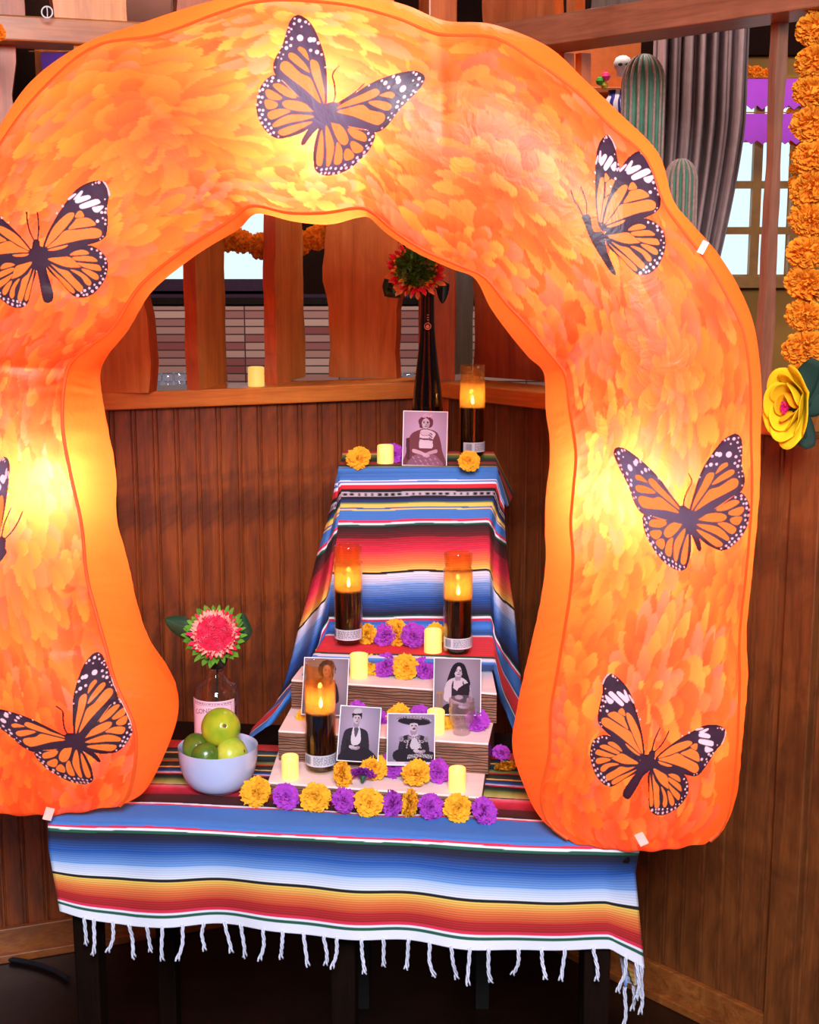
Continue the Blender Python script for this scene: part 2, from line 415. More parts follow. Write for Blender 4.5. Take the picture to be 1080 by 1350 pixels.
def window(name, c, w_, h_, nx, nz, mframe, fw=.05, pane=None, depth=.05):
    o = tag(MB().box((0, .03, 0), (w_+2*fw, .02, h_+2*fw)).build(name, mframe), kind='structure'); o.location = c
    for sx in (-1, 1): MB().box((sx*(w_/2+fw/2), 0, 0), (fw, depth, h_+2*fw)).build('frame_side', mframe, o)
    for sz in (-1, 1): MB().box((0, 0, sz*(h_/2+fw/2)), (w_, depth, fw)).build('frame_rail', mframe, o)
    for i in range(1, nx): MB().box((-w_/2+w_*i/nx, 0, 0), (.03, depth*.9, h_)).build('mullion', mframe, o)
    for i in range(1, nz): MB().box((0, 0, -h_/2+h_*i/nz), (w_, depth*.8, .025)).build('mullion', mframe, o)
    for i in range(nx):
        for k in range(nz):
            MB().box((-w_/2+w_*(i+.5)/nx, .012, -h_/2+h_*(k+.5)/nz), (w_/nx-.01, .006, h_/nz-.01)).build('pane', pane or M_SKY, o)
    return o
M_FRPUR = plain('purple_brown_frame_paint', lin(52, 32, 48), .8, Specular_IOR_Level=.1)
p0 = at_y(355, 371, 9.1); p1 = at_y(180, 371, 9.1)
ww = p0.x-p1.x+.9
window('window_1', (p0.x-ww/2, 9.1, p0.z+.44), ww, .86, 4, 1, M_FRPUR, .07)
struct('trim_7', MB().box((-1, 9.08, p0.z-.16), (6, .06, .16)), M_FRPUR)
# far table with glasses
M_LINEN = plain('white_linen', lin(214, 206, 212), .8)
ft = thing('dining_table', 'distant dining table under a white cloth behind the partition', 'table', (-1.45, 8.1, 0))
MB().box((0, 0, .87), (1.2, .7, .03)).build('tabletop', M_LINEN, ft, bevel=.008)
MB().box((0, -.34, .77), (1.2, .02, .2)).build('cloth_drop', M_LINEN, ft, bevel=.005)
for sx in (-1, 1):
    for sy in (-1, 1): MB().box((sx*.5, sy*.27, .43), (.06, .06, .855)).build('leg', W_DARK, ft)
ft2 = thing('dining_table', 'second distant table seen in the gap beside the tall bottle', 'table', (.36, 8.2, 0))
MB().box((0, 0, .87), (1.1, .7, .03)).build('tabletop', M_LINEN, ft2, bevel=.008)
for sx in (-1, 1):
    for sy in (-1, 1): MB().box((sx*.45, sy*.27, .43), (.06, .06, .855)).build('leg', W_DARK, ft2)
GLASS = thin_glass('clear_glass', (.93, .96, 1), (.8, .85, 1), .12)
goblet = [(.001, 0), (.034, 0), (.034, .004), (.008, .010), (.006, .05), (.012, .062), (.034, .085), (.040, .12), (.037, .155), (.035, .155), (.038, .12), (.031, .087), (.001, .068)]
gm = MB().lathe(goblet, 20, caps=False).mesh('goblet', GLASS, True)
for i, (x, y, lab) in enumerate([(205, 8.05, 'leftmost stemmed glass on the distant white table'), (221, 8.0, 'stemmed glass right of its twin on the distant table'), (236, 8.1, 'rightmost stemmed glass on the distant white table'), (538, 8.1, 'stemmed glass on the distant table beside the tall bottle')]):
    g = linka(bpy.data.objects.new('stemmed_glass', gm)); q = at_y(x, 480, y); g.location = (q.x, y, .885); tag(g, lab, 'glass', 'glasses on the distant tables')
# right-hand bay: ochre wall, window, curtain
struct('wall_right_back', MB().box((1.45, 5.05, .95), (1.9, .08, 1.9)).box((1.45, 5.06, 2.6), (1.9, .06, 1.4)), M_OCHRE)
struct('trim_8', MB().box((1.45, 4.99, 2.64), (1.9, .05, .5)), M_DARKWALL)
a = at_y(948, 364, 4.95); b = at_y(1050, 120, 4.95)
M_YFR = plain('ochre_window_paint', lin(150, 96, 30), .5)
w2 = window('window_2', ((a.x+b.x)/2, 4.97, (a.z+b.z)/2), b.x-a.x, b.z-a.z, 2, 4, M_YFR, .04)
# left dark bay with a pane and banner at the top left
M_GREYP = emit('dim_grey_pane_light', lin(150, 140, 150), .7)
q = at_y(71, 68, 6.0)
window('window_3', (q.x, 6.05, q.z), .11, .2, 1, 2, W_POST, .03, M_GREYP)
struct('wall_left_back', MB().box((-2.3, 6.2, 2.3), (2.6, .06, 1.0)), M_DARKWALL)

# ------------------------------------------------------------------ table
TZ = .762                                    # cloth surface
TYAW = atan2(2.205-2.316, .379+.631)         # the table stands a little askew
T0 = Vector((-.126, 2.262, 0))               # middle of the front edge
tx = Vector((cos(TYAW), sin(TYAW), 0)); ty = Vector((-sin(TYAW), cos(TYAW), 0))
def tp(u, v, z): return T0 + tx*u + ty*v + Vector((0, 0, z))
tb = thing('side_table', 'narrow dark wooden table on slim legs under the striped blanket', 'table', T0, TYAW)
MB().box((0, .285, TZ-.022), (1.0, .55, .028)).build('tabletop', W_DARK, tb, bevel=.004)
MB().box((0, .285, TZ-.075), (.93, .5, .075)).build('apron', W_DARK, tb, bevel=.003)
for u, v in ((-.46, .04), (.003, .06), (.45, .04), (-.46, .52), (.45, .52)):
    l = MB().add([(sx*(.019 if z < .1 else .024), sy*(.019 if z < .1 else .024), z) for z in (0, TZ-.036) for sy in (-1, 1) for sx in (-1, 1)],
                 [(0, 2, 3, 1), (4, 5, 7, 6), (0, 1, 5, 4), (2, 6, 7, 3), (0, 4, 6, 2), (1, 3, 7, 5)]).build('leg', W_DARK, tb, bevel=.003)
    l.location = (u, v, 0)

# ---------------- striped blankets: colour by distance along the cloth
NAVY, BLUE, SKY, WHT = lin(12, 18, 60), lin(30, 84, 170), lin(120, 160, 226), lin(226, 222, 238)
PLAINB = lin(58, 116, 196); BLK = lin(12, 10, 16); YEL = lin(240, 196, 92); ORG = lin(232, 120, 60); RED = lin(190, 34, 34); CRM = lin(214, 34, 70)
MAR = lin(84, 14, 22); GRN = lin(20, 82, 62); OLV = lin(150, 160, 70); PNK = lin(226, 60, 110)
def stripes(v, prof, line=.0042):
    """prof: list of (v_end, colour at start, colour at end, line strength)"""
    out = np.zeros(v.shape+(3,)); v0 = prof[0]
    done = np.zeros(v.shape, bool)
    for v1, ca, cb, ls in prof[1:]:
        m = (v <= v1) & ~done
        t = np.clip((v-v0)/max(v1-v0, 1e-6), 0, 1)[..., None]
        c = np.array(ca)*(1-t)+np.array(cb)*t
        if ls: c = c*(1-ls*(np.sin(v*2*pi/line) > .25)[..., None])
        out[m] = c[m]; done |= m; v0 = v1
    out[~done] = np.array(prof[-1][2])
    return out
BL_T = [0, (.018, WHT, WHT, 0), (.0225, GRN, GRN, 0), (.027, WHT, WHT, 0), (.033, CRM, CRM, 0), (.050, lin(170, 22, 30), RED, .45), (.068, lin(206, 60, 36), ORG, .4), (.085, ORG, YEL, .35),
        (.090, BLK, BLK, 0), (.112, WHT, lin(170, 190, 232), .22), (.138, SKY, BLUE, .35), (.160, BLUE, NAVY, .5), (.171, NAVY, BLK, .4), (.176, GRN, GRN, 0), (.181, WHT, WHT, 0), (.186, CRM, CRM, 0),
        (.268, PLAINB, PLAINB, .06), (.273, CRM, CRM, 0), (.279, WHT, WHT, 0), (.284, BLK, BLK, 0), (.318, lin(60, 8, 14), MAR, .5), (.345, lin(150, 16, 44), CRM, .35), (.362, CRM, lin(236, 130, 150), .3), (.366, BLK, BLK, 0),
        (.386, lin(206, 190, 120), OLV, .3), (.402, OLV, lin(30, 70, 40), .4), (.420, lin(24, 50, 36), BLK, .5), (.426, CRM, CRM, 0), (.434, WHT, SKY, .3), (.452, BLUE, NAVY, .4), (.458, lin(230, 180, 90), YEL, 0),
        (.480, lin(60, 70, 60), BLK, .5), (.486, RED, RED, 0), (.500, OLV, lin(100, 110, 80), .4), (.530, BLK, lin(40, 60, 60), .5), (.537, YEL, YEL, 0), (.56, lin(70, 90, 110), BLK, .5), (.60, lin(200, 60, 50), RED, .3)]
M_CLOTH = vcol('woven_sarape_cotton', .85, 900, .25)

def cr1(keys, t):                             # piecewise smooth interpolation of rows (n, ...) at parameter t in [0, n-1]
    keys = np.asarray(keys, float); n = len(keys); i = np.clip(np.floor(t).astype(int), 0, n-2); f = (t-i)
    a = keys[np.clip(i-1, 0, n-1)]; b = keys[i]; c = keys[i+1]; d = keys[np.clip(i+2, 0, n-1)]
    f = f.reshape(f.shape+(1,)*(keys.ndim-1))
    return .5*((2*b)+(c-a)*f+(2*a-5*b+4*c-d)*f*f+(3*b-a-3*c+d)*f**3)

# ---- the blanket on the table: u across, v from the hem (0) up over the edge and back
nu, nv = 170, 430
U = np.linspace(-.512, .516, nu); Vv = np.linspace(0, .60, nv)
drop = .190
P = np.zeros((nv, nu, 3)); u2, v2 = np.meshgrid(U, Vv)
hang = np.clip(drop - v2, 0, None); top = np.clip(v2 - drop, 0, None)
foldw = np.clip(hang/.05, 0, 1)
rip = (.010*np.sin(u2*9+.6)+.006*np.sin(u2*21+1.0+hang*6)+.004*np.sin(u2*37))*foldw*(.35+hang/.19*.8)
yy = top - .012*foldw - rip - .03*hang
zz = TZ + .003 - hang*.99 + .0016*np.sin(u2*17+top*20)*np.sin(top*31+1)
rr = .012                                     # rounded edge
edge = np.exp(-((v2-drop)/.012)**2); zz -= .004*edge; yy -= .0*edge
uu = u2.copy()
left = u2 < -.500
zz += np.where(hang > 0, .006*np.sin(u2*6+2), 0)*foldw
zz += np.where(u2 < -.36, (.030*((-.36-u2)/.15)**1.4)*hang/.19, 0)      # left corner hangs a little higher
rc = np.clip((u2-.452)/.066, 0, 1)            # right end turns the corner and sinks
zz -= rc*.040*np.clip(hang/.19, 0, 1)*1.3
yy += rc**1.3*.05*foldw
uu += -.012*rc*foldw + .028*np.clip(hang/.19, 0, 1)*np.clip(u2/.5, 0, 1)**3 + .022*np.clip(hang/.19, 0, 1)*np.clip(-u2/.5, 0, 1)**3
uu = np.where(v2 > drop, uu*(1-.02*top), uu)
base = np.array(T0); P = base + uu[..., None]*np.array(tx) + yy[..., None]*np.array(ty); P[..., 2] = zz
vw = v2 + .004*np.sin(u2*11+1)*np.clip((v2-.15)/.2, 0, 1) + .003*np.sin(u2*23)*np.clip((v2-.15)/.1, 0, 1)
sar = grid_mesh('table_blanket', P, M_CLOTH, stripes(vw, BL_T).reshape(-1, 3))
md = sar.modifiers.new('thickness', 'SOLIDIFY'); md.thickness = .0025; md.offset = -1
tag(sar, 'blue, red and yellow striped blanket with white fringe covering the whole tabletop', 'blanket')
# hem tassels
M_YARN = plain('white_cotton_yarn', lin(206, 204, 226), .85, .15, 200)
rnd = random.Random(4)
tas = []
for k in range(4):
    mb = MB(); L = .062
    for j in range(3):
        ph = j*2*pi/3; pts = []
        for i in range(13):
            t = i/12; a = ph+t*(7+k); rr_ = .0022*(1-.15*t) + (.0022*(t-.8)*5 if t > .8 else 0)
            pts.append((rr_*cos(a)+.006*sin(t*(2.2+k))*(1 if k % 2 else -1)*t, rr_*sin(a), -L*t))
        mb.tube(pts, .0017, 5)
    tas.append(mb.mesh('tassel', M_YARN, True))
hem_px = [98, 112, 140, 163, 190, 216, 242, 269, 299, 323, 355, 383, 413, 438, 460, 491, 518, 553, 581, 608, 631, 655, 690, 720, 748, 778]
hemrow = P[0]
for i, x in enumerate(hem_px):
    u = (x-70)/(838-70)*1.0-.50
    k = int(np.argmin(abs(U-u))); p = Vector(hemrow[k])
    o = linka(bpy.data.objects.new('tassel', tas[i % 4]), sar)
    o.location = p + Vector((0, 0, .004)); o.rotation_euler = (rnd.uniform(-.12, .12), rnd.uniform(-.18, .14), rnd.uniform(0, 6)); o.scale = (1, 1, rnd.uniform(.85, 1.12))
for k, dz in ((163, 0), (166, 0), (168, 0)):
    p = Vector(hemrow[k]); o = linka(bpy.data.objects.new('tassel', tas[k % 4]), sar); o.location = p + Vector((0, 0, .004)); o.scale = (1, 1, 1.15); o.rotation_euler = (0, .1, k)
# folded-back corner of the same blanket, hanging behind the right end
nf_u, nf_v = 16, 60
fu, fv = np.meshgrid(np.linspace(0, 1, nf_u), np.linspace(0, 1, nf_v))
c0 = np.array(at_y(817, 1255, 2.26)); c1 = np.array(at_y(850, 1262, 2.24)); c2 = np.array(at_y(826, 1312, 2.26)); c3 = np.array(at_y(848, 1296, 2.24))
Pf = ((1-fu)*(1-fv))[..., None]*c0+(fu*(1-fv))[..., None]*c1+((1-fu)*fv)[..., None]*c2+(fu*fv)[..., None]*c3
Pf[..., 1] += .02+.012*np.sin(fu*7)
sv = .03+.06*(1-fu)+.03*fv
of = grid_mesh('folded_corner', Pf, M_CLOTH, stripes(np.where(fu > .6, .02*(1-fu), sv), BL_T).reshape(-1, 3), sar)
of.modifiers.new('thickness', 'SOLIDIFY').thickness = .0025
for q, sc in ((c2, 1.25), (c3, 1.2), ((c2+c3)/2+np.array([0, 0, .006]), 1.0)):
    o = linka(bpy.data.objects.new('tassel', tas[1]), sar); o.location = Vector(q)+Vector((0, .02, .004)); o.scale = (1, 1, sc)

# ---------------- pedestal and crate under the upper blanket
M_LEGSHADE = plain('leg_shade_black', (.006, .005, .005), .8)  # near-black legs: the darkness under the table put into their colour
pd = thing('pedestal', 'tall wooden pedestal hidden under the draped striped blanket', 'pedestal', (.03, 3.12, 0))
MB().box((0, 0, 1.262), (.33, .25, .022)).build('top_board', W_DARK, pd, bevel=.003)
for sx in (-1, 1):
    for sy in (-1, 1): MB().box((sx*.14, sy*.10, .6255), (.03, .03, 1.251)).build('leg', M_LEGSHADE, pd)
ck = thing('wooden_crate', 'low wooden box behind the steps hidden under the draped blanket', 'box', (.0, 2.81, TZ+.006))
MB().box((0, 0, .083), (.30, .15, .166)).build('body', W_DARK, ck, bevel=.003)
MB().box((0, 0, .168), (.305, .155, .006)).build('lid', W_DARK, ck)

# ---------------- draped blanket over the pedestal: traced rows with real depth
FN = (0, 1, -.20)                             # front face: nearly upright, leaning back
FP = (0, 2.985, 1.282)
def onp(x, y, dy=0):
    r = ray(x, y); n = np.array(FN); t = ((np.array(FP)+np.array([0, dy, 0])-np.array([0, 0, CAM_H]))@n)/(r@n)
    return Vector(np.array([0, 0, CAM_H])+r*t)
ZT = 1.280; ZS = .944
rows = []  # (v, LO, LF, RF, RO)
rows.append((0.00, at_z(452, 596, ZT), at_z(458, 596, ZT), at_z(650, 597, ZT), at_y(670, 640, 3.22)))
rows.append((.10, at_z(450, 608, ZT), at_z(453, 608, ZT), at_z(653, 608, ZT), at_y(675, 652, 3.12)))
rows.append((.19, at_z(446, 619, ZT), at_z(450, 619, ZT), at_z(654, 618, ZT), at_y(668, 668, 3.03)))
rows.append((.21, at_y(444, 632, 2.99), onp(449, 630), onp(654, 628), at_y(664, 662, 3.01)))
rows.append((.245, at_y(437, 672, 3.0), onp(451, 652), onp(651, 650), at_y(664, 684, 3.02)))
rows.append((.30, at_y(420, 730, 3.0), onp(447, 690), onp(644, 686), at_y(666, 715, 3.03)))
rows.append((.365, at_y(406, 790, 2.98), onp(443, 727), onp(644, 722), at_y(671, 765, 3.04)))
rows.append((.415, at_y(394, 832, 2.95), onp(439, 757), onp(644, 752), at_y(677, 806, 3.04)))
rows.append((.470, at_y(382, 880, 2.90), onp(435, 788), onp(645, 784), at_y(681, 850, 3.03)))
rows.append((.520, at_y(366, 925, 2.85), onp(433, 814), onp(646, 812), at_y(685, 890, 3.02)))
rows.append((.555, at_y(345, 950, 2.80), onp(434, 831), onp(647, 832), at_y(688, 920, 3.0)))
rows.append((.60, at_y(333, 962, 2.76), at_z(424, 850, ZS), at_z(650, 852, ZS), at_y(690, 945, 2.98)))
rows.append((.64, at_y(330, 970, 2.72), at_z(413, 866, ZS), at_z(652, 874, ZS), at_y(690, 965, 2.95)))
rows.append((.665, at_y(330, 974, 2.70), at_y(408, 884, 2.735), at_y(652, 884, 2.735), at_y(690, 985, 2.9)))
keyP = np.array([[list(q) for q in r[1:]] for r in rows]); keyv = np.array([r[0] for r in rows])
nv, nm = 560, (34, 70, 30)
vs_ = np.linspace(0, keyv[-1], nv); tt = np.interp(vs_, keyv, np.arange(len(keyv)))
# straight interpolation near the two sharp creases, smooth elsewhere
Kp = cr1(keyP, tt); Kl = np.stack([np.stack([np.interp(tt, np.arange(len(keyv)), keyP[:, c, a]) for a in range(3)], -1) for c in range(4)], 1)
wgt = np.clip(1-np.minimum(abs(vs_-.20)/.03, abs(vs_-.60)/.07), 0, 1)[:, None, None]
Kp = Kp*(1-wgt)+Kl*wgt
cols_ = []
uarr = []
for seg in range(3):
    n = nm[seg]; t = np.linspace(0, 1, n, endpoint=(seg == 2))
    a, b = Kp[:, seg][:, None], Kp[:, seg+1][:, None]
    q = a*(1-t)[None, :, None]+b*t[None, :, None]
    if seg != 1:
        s = np.sin(t*pi)[None, :]*np.clip((vs_-.2)/.2, 0, 1)[:, None]
        q = q.copy(); q[..., 1] += .02*s*np.sin(t*9+vs_[:, None]*14) - .02*s
        q[..., 0] += (.012 if seg == 0 else -.010)*s
    else:
        q = q.copy(); e = np.clip(1-abs(vs_-.40)/.2, 0, 1)[:, None]
        q[..., 1] += .002*np.sin(t*14)[None, :]*e
        q[..., 2] += .001*np.sin(t*13+1)[None, :]*e
    cols_.append(q); uarr.append(np.tile(seg+t, (nv, 1)))
PB = np.concatenate(cols_, 1); ub = np.concatenate(uarr, 1)
BL_B = [0, (.03, RED, CRM, .4), (.05, lin(220, 120, 60), YEL, .3), (.085, OLV, lin(40, 90, 40), .45), (.12, lin(30, 70, 44), BLK, .5), (.15, lin(150, 40, 30), RED, .4), (.175, lin(30, 60, 40), GRN, .3), (.182, lin(225, 150, 90), YEL, 0),
        (.2165, PLAINB, PLAINB, .06), (.219, WHT, WHT, 0), (.223, PLAINB, PLAINB, 0), (.2275, WHT, WHT, 0), (.236, CRM, RED, .1), (.2415, BLK, BLK, 0), (.250, lin(170, 165, 180), lin(170, 165, 180), 0), (.2545, BLK, BLK, 0), (.262, NAVY, lin(30, 50, 120), .2),
        (.2655, GRN, OLV, 0), (.272, YEL, YEL, .1), (.2745, BLUE, BLUE, 0), (.277, YEL, YEL, 0), (.295, PLAINB, PLAINB, .06), (.2995, CRM, CRM, 0), (.304, WHT, WHT, 0), (.308, GRN, GRN, 0), (.335, BLK, lin(100, 10, 24), .45), (.365, lin(150, 16, 36), CRM, .35),
        (.393, CRM, ORG, .25), (.411, ORG, YEL, .25), (.416, BLK, BLK, 0), (.440, WHT, lin(160, 180, 230), .25), (.475, SKY, BLUE, .35), (.508, BLUE, NAVY, .5), (.516, NAVY, BLK, .3), (.520, GRN, GRN, 0), (.5235, WHT, WHT, 0), (.528, CRM, CRM, 0),
        (.562, PLAINB, PLAINB, .06), (.572, BLUE, PLAINB, 0), (.577, WHT, WHT, 0), (.628, lin(240, 56, 80), lin(226, 44, 52), .15), (.633, lin(30, 60, 40), GRN, 0), (.639, WHT, WHT, 0), (.68, PLAINB, PLAINB, .06)]
vcl = np.tile(vs_[:, None], (1, PB.shape[1])) + .0009*np.sin(ub*9)*np.clip((vs_[:, None]-.2)*8, 0, 1)
cB = stripes(vcl, BL_B, .0052)
wv = (vcl > .2435) & (vcl < .2485) & (np.sin(ub*300) > 0)
cB[wv] = np.array(BLK)
bl = grid_mesh('draped_blanket', PB, M_CLOTH, cB.reshape(-1, 3))
md = bl.modifiers.new('thickness', 'SOLIDIFY'); md.thickness = .003; md.offset = -1
tag(bl, 'striped blanket draped over the tall altar with photographs pinned on its face', 'blanket')

# ---------------- stepped riser of three wooden treads
st = thing('stepped_riser', 'brown wooden three-step riser with pale treads holding candles and photographs', 'riser', tp(.06, .15, TZ+.004))
inv = Matrix.Translation(-st.location)
def step(fl, fr, bl_, br, z0, z1):
    fl, fr, bl_, br = [Vector(q) for q in (fl, fr, bl_, br)]
    for q in (fl, fr, bl_, br): q.z = z0
    lo = [q - st.location for q in (fl, fr, br, bl_)]
    ss = MB(); h = z1-z0-.004
    vs = lo+[q+Vector((0, 0, h)) for q in lo]
    ss.add(vs, [(3, 2, 1, 0)], 0); ss.add(vs, [(4, 5, 6, 7)], 0); ss.add(vs, [(0, 1, 5, 4)], 0)
    ss.add(vs, [(1, 2, 6, 5), (2, 3, 7, 6), (3, 0, 4, 7)], 1)
    me = ss.mesh('step', [W_STEP, W_STEPDK]); o = linka(bpy.data.objects.new('step', me), st)
    tr = MB(); tr.prism([q+Vector((0, 0, h)) for q in lo], (0, 0, .004)); t = tr.build('tread', W_TREAD, o, bevel=.0012)
    # wavy combed grain carved on the riser
    gr = MB(); a, b = lo[0], lo[1]; d = (b-a); n = Vector((d.y, -d.x, 0)).normalized(); n = n if n.y < 0 else -n
    kmax = int(h/.0056)
    for k in range(kmax):
        z = .004+k*.0056
        pts = [a+d*(i/24)+n*.0002+Vector((0, 0, z+.0012*sin(i*.7+k*1.3)+.0008*sin(i*1.9+k))) for i in range(25)]
        gr.tube(pts, .0009, 4)
    g = gr.build('grain_ridges', W_STEPDK, o); g['kind'] = 'stuff'
ZB = TZ+.004
Z1s, Z2s, Z3s = .790, .850, .910
step(at_z(353, 1031, Z1s), at_z(635, 1051, Z1s), at_z(367, 990, Z1s), at_z(641, 1010, Z1s), ZB, Z1s)
step(at_z(367, 963, Z2s), at_z(644, 980, Z2s), at_z(388, 925, Z2s), at_z(652, 945, Z2s), Z1s, Z2s)
step(at_z(384, 896, Z3s), at_z(655, 914, Z3s), at_z(398, 878, Z3s), at_z(648, 880, Z3s), Z2s, Z3s)

# ------------------------------------------------------------------ inflatable arch
ARCH = [  # outer silhouette, outer seam, inner seam, inner silhouette (traced), thickness
 ((-60, 1066), (-60, 1066), (158, 1062), (158, 1062), .0), ((-88, 1045), (-76, 1050), (170, 1046), (190, 1044), .55), ((-98, 1000), (-84, 1005), (178, 1005), (214, 1000), .85),
 ((-100, 955), (-85, 958), (177, 958), (231, 950), 1), ((-100, 900), (-85, 900), (152, 900), (226, 907), 1), ((-108, 850), (-93, 850), (139, 852), (196, 862), 1),
 ((-112, 805), (-97, 805), (126, 806), (178, 812), 1), ((-115, 755), (-100, 755), (114, 757), (165, 752), 1), ((-118, 690), (-103, 690), (107, 690), (149, 690), 1),
 ((-120, 625), (-105, 625), (93, 625), (148, 628), 1), ((-115, 560), (-100, 560), (82, 556), (134, 552), 1), ((-104, 490), (-92, 490), (89, 486), (127, 500), .92),
 ((-100, 425), (-88, 427), (118, 456), (136, 472), .97), ((-92, 350), (-78, 355), (148, 432), (163, 438), 1), ((-62, 262), (-44, 267), (185, 376), (194, 387), 1),
 ((-8, 178), (6, 184), (244, 328), (253, 338), 1), ((40, 108), (54, 122), (298, 294), (310, 303), 1), ((110, 58), (124, 63), (332, 271), (338, 281), .93),
 ((190, 29), (210, 47), (380, 280), (390, 292), 1), ((265, 5), (290, 18), (430, 280), (435, 295), 1), ((350, -14), (350, 2), (468, 274), (472, 286), .95),
 ((445, -14), (445, 6), (490, 279), (490, 287), .95), ((530, 5), (520, 24), (520, 304), (512, 308), 1), ((586, 27), (578, 46), (560, 330), (550, 333), .95),
 ((650, 32), (652, 51), (606, 350), (594, 353), 1), ((722, 61), (708, 84), (640, 366), (627, 367), 1), ((772, 106), (757, 119), (668, 400), (648, 406), 1),
 ((818, 150), (802, 165), (700, 434), (674, 442), 1), ((868, 202), (850, 208), (722, 462), (698, 471), 1), ((887, 262), (873, 266), (745, 493), (719, 494), .92),
 ((910, 292), (896, 300), (751, 535), (722, 545), .97), ((945, 332), (931, 345), (756, 566), (727, 580), 1), ((975, 380), (960, 395), (760, 600), (727, 618), 1),
 ((995, 432), (980, 441), (757, 640), (722, 660), 1), ((1004, 505), (988, 508), (753, 690), (721, 705), 1), ((1003, 575), (989, 580), (756, 735), (722, 745), 1),
 ((1001, 645), (990, 652), (752, 785), (715, 800), 1), ((993, 735), (984, 738), (744, 835), (704, 852), 1), ((984, 830), (974, 835), (735, 888), (692, 902), 1),
 ((986, 890), (974, 900), (727, 935), (683, 945), 1), ((978, 970), (971, 980), (725, 992), (677, 990), 1), ((971, 1040), (964, 1050), (714, 1048), (690, 1034), .9),
 ((955, 1090), (950, 1093), (725, 1086), (712, 1076), .55), ((930, 1112), (930, 1112), (758, 1112), (758, 1112), .0)]
def ydepth(x): return 2.335 - .14*(x/880.)          # the arch stands parallel to the table front
def ap(x, y, dy): return np.array(at_y(x, y, ydepth(x)+dy))
ncs = len(ARCH)
KS = np.zeros((ncs, 4, 3)); TH = np.array([a[4] for a in ARCH], float)
for i, a in enumerate(ARCH):
    th = a[4]
    KS[i, 0] = ap(*a[0], .075*th); KS[i, 1] = ap(*a[1], .0); KS[i, 2] = ap(*a[2], .0); KS[i, 3] = ap(*a[3], .085*th)
NS, NTf = 1180, 132
ts = np.linspace(0, ncs-1, NS)
# equalise spacing along the arch
mid = cr1(KS, ts)[:, 1:3].mean(1); dl = np.r_[0, np.cumsum(np.linalg.norm(np.diff(mid, axis=0), axis=1))]
ts = np.interp(np.linspace(0, dl[-1], NS), dl, ts); ARCL = dl[-1]
K4 = cr1(KS, ts); th = np.clip(cr1(TH, ts), 0, 1.05)
OS_, Os_, Is_, IS_ = (K4[:, i] for i in range(4))
sl = np.linspace(0, ARCL, NS)
rnd = np.random.RandomState(5)
def smoothnoise(n, k):
    g = rnd.randn(k); return np.interp(np.linspace(0, k-1, n), np.arange(k), g)
puck = .55*np.sin(sl*2*pi/.055+smoothnoise(NS, 60)*2)+.45*np.sin(sl*2*pi/.031+smoothnoise(NS, 80)*2)
t = np.linspace(0, 1, NTf)
wid = np.linalg.norm(Is_-Os_, axis=1)
front = Os_[:, None]*(1-t)[None, :, None]+Is_[:, None]*t[None, :, None]
bul = np.clip(1-(2*t-1)**2, 0, None)**.62
edgef = np.exp(-t/.07)+np.exp(-(1-t)/.07)
capf = np.clip(np.minimum(sl, ARCL-sl)/.07, 0, 1)**.6
dyf = -(.062*bul)[None, :]*(.25+.75*th)[:, None]*capf[:, None]
dyf += .0034*puck[:, None]*(edgef*np.clip(t/.02, 0, 1)*np.clip((1-t)/.02, 0, 1))[None, :]*capf[:, None]
# creases running in from the pinched seams, and one seam fold across each bend
for s0, a0, sgn, dep in ((11, .0, 1, .010), (29, .0, 1, .011), (23, 0, -1, .006), (17, 0, -1, .006), (20, 1, -1, .006), (5, 0, 1, .004), (13.4, .2, 1, .004), (27.6, .2, 1, .006), (28.3, .1, 1, .006)):
    ss = sl[np.argmin(abs(ts-s0))]
    tt_ = (1-t) if sgn > 0 else t
    off = ss + (tt_*.10*(a0 if a0 else .3))
    dyf += dep*np.exp(-((sl[:, None]-off[None, :])/.011)**2)*np.clip(1-tt_/.62, 0, 1)[None, :]*np.clip(tt_/.02, 0, 1)[None, :]
front = front.copy(); front[..., 1] += dyf
# bottoms sag a little between the seams
for rng, px0 in ((sl < .06, 0), (sl > ARCL-.06, 1)):
    e = np.where(rng, 1-np.minimum(sl, ARCL-sl)/.06, 0)[:, None]
    front[..., 2] -= e*(.016*np.sin(t*pi)+.0016*np.sin(t*33+1))[None, :]*(1.0 if px0 == 0 else .9)

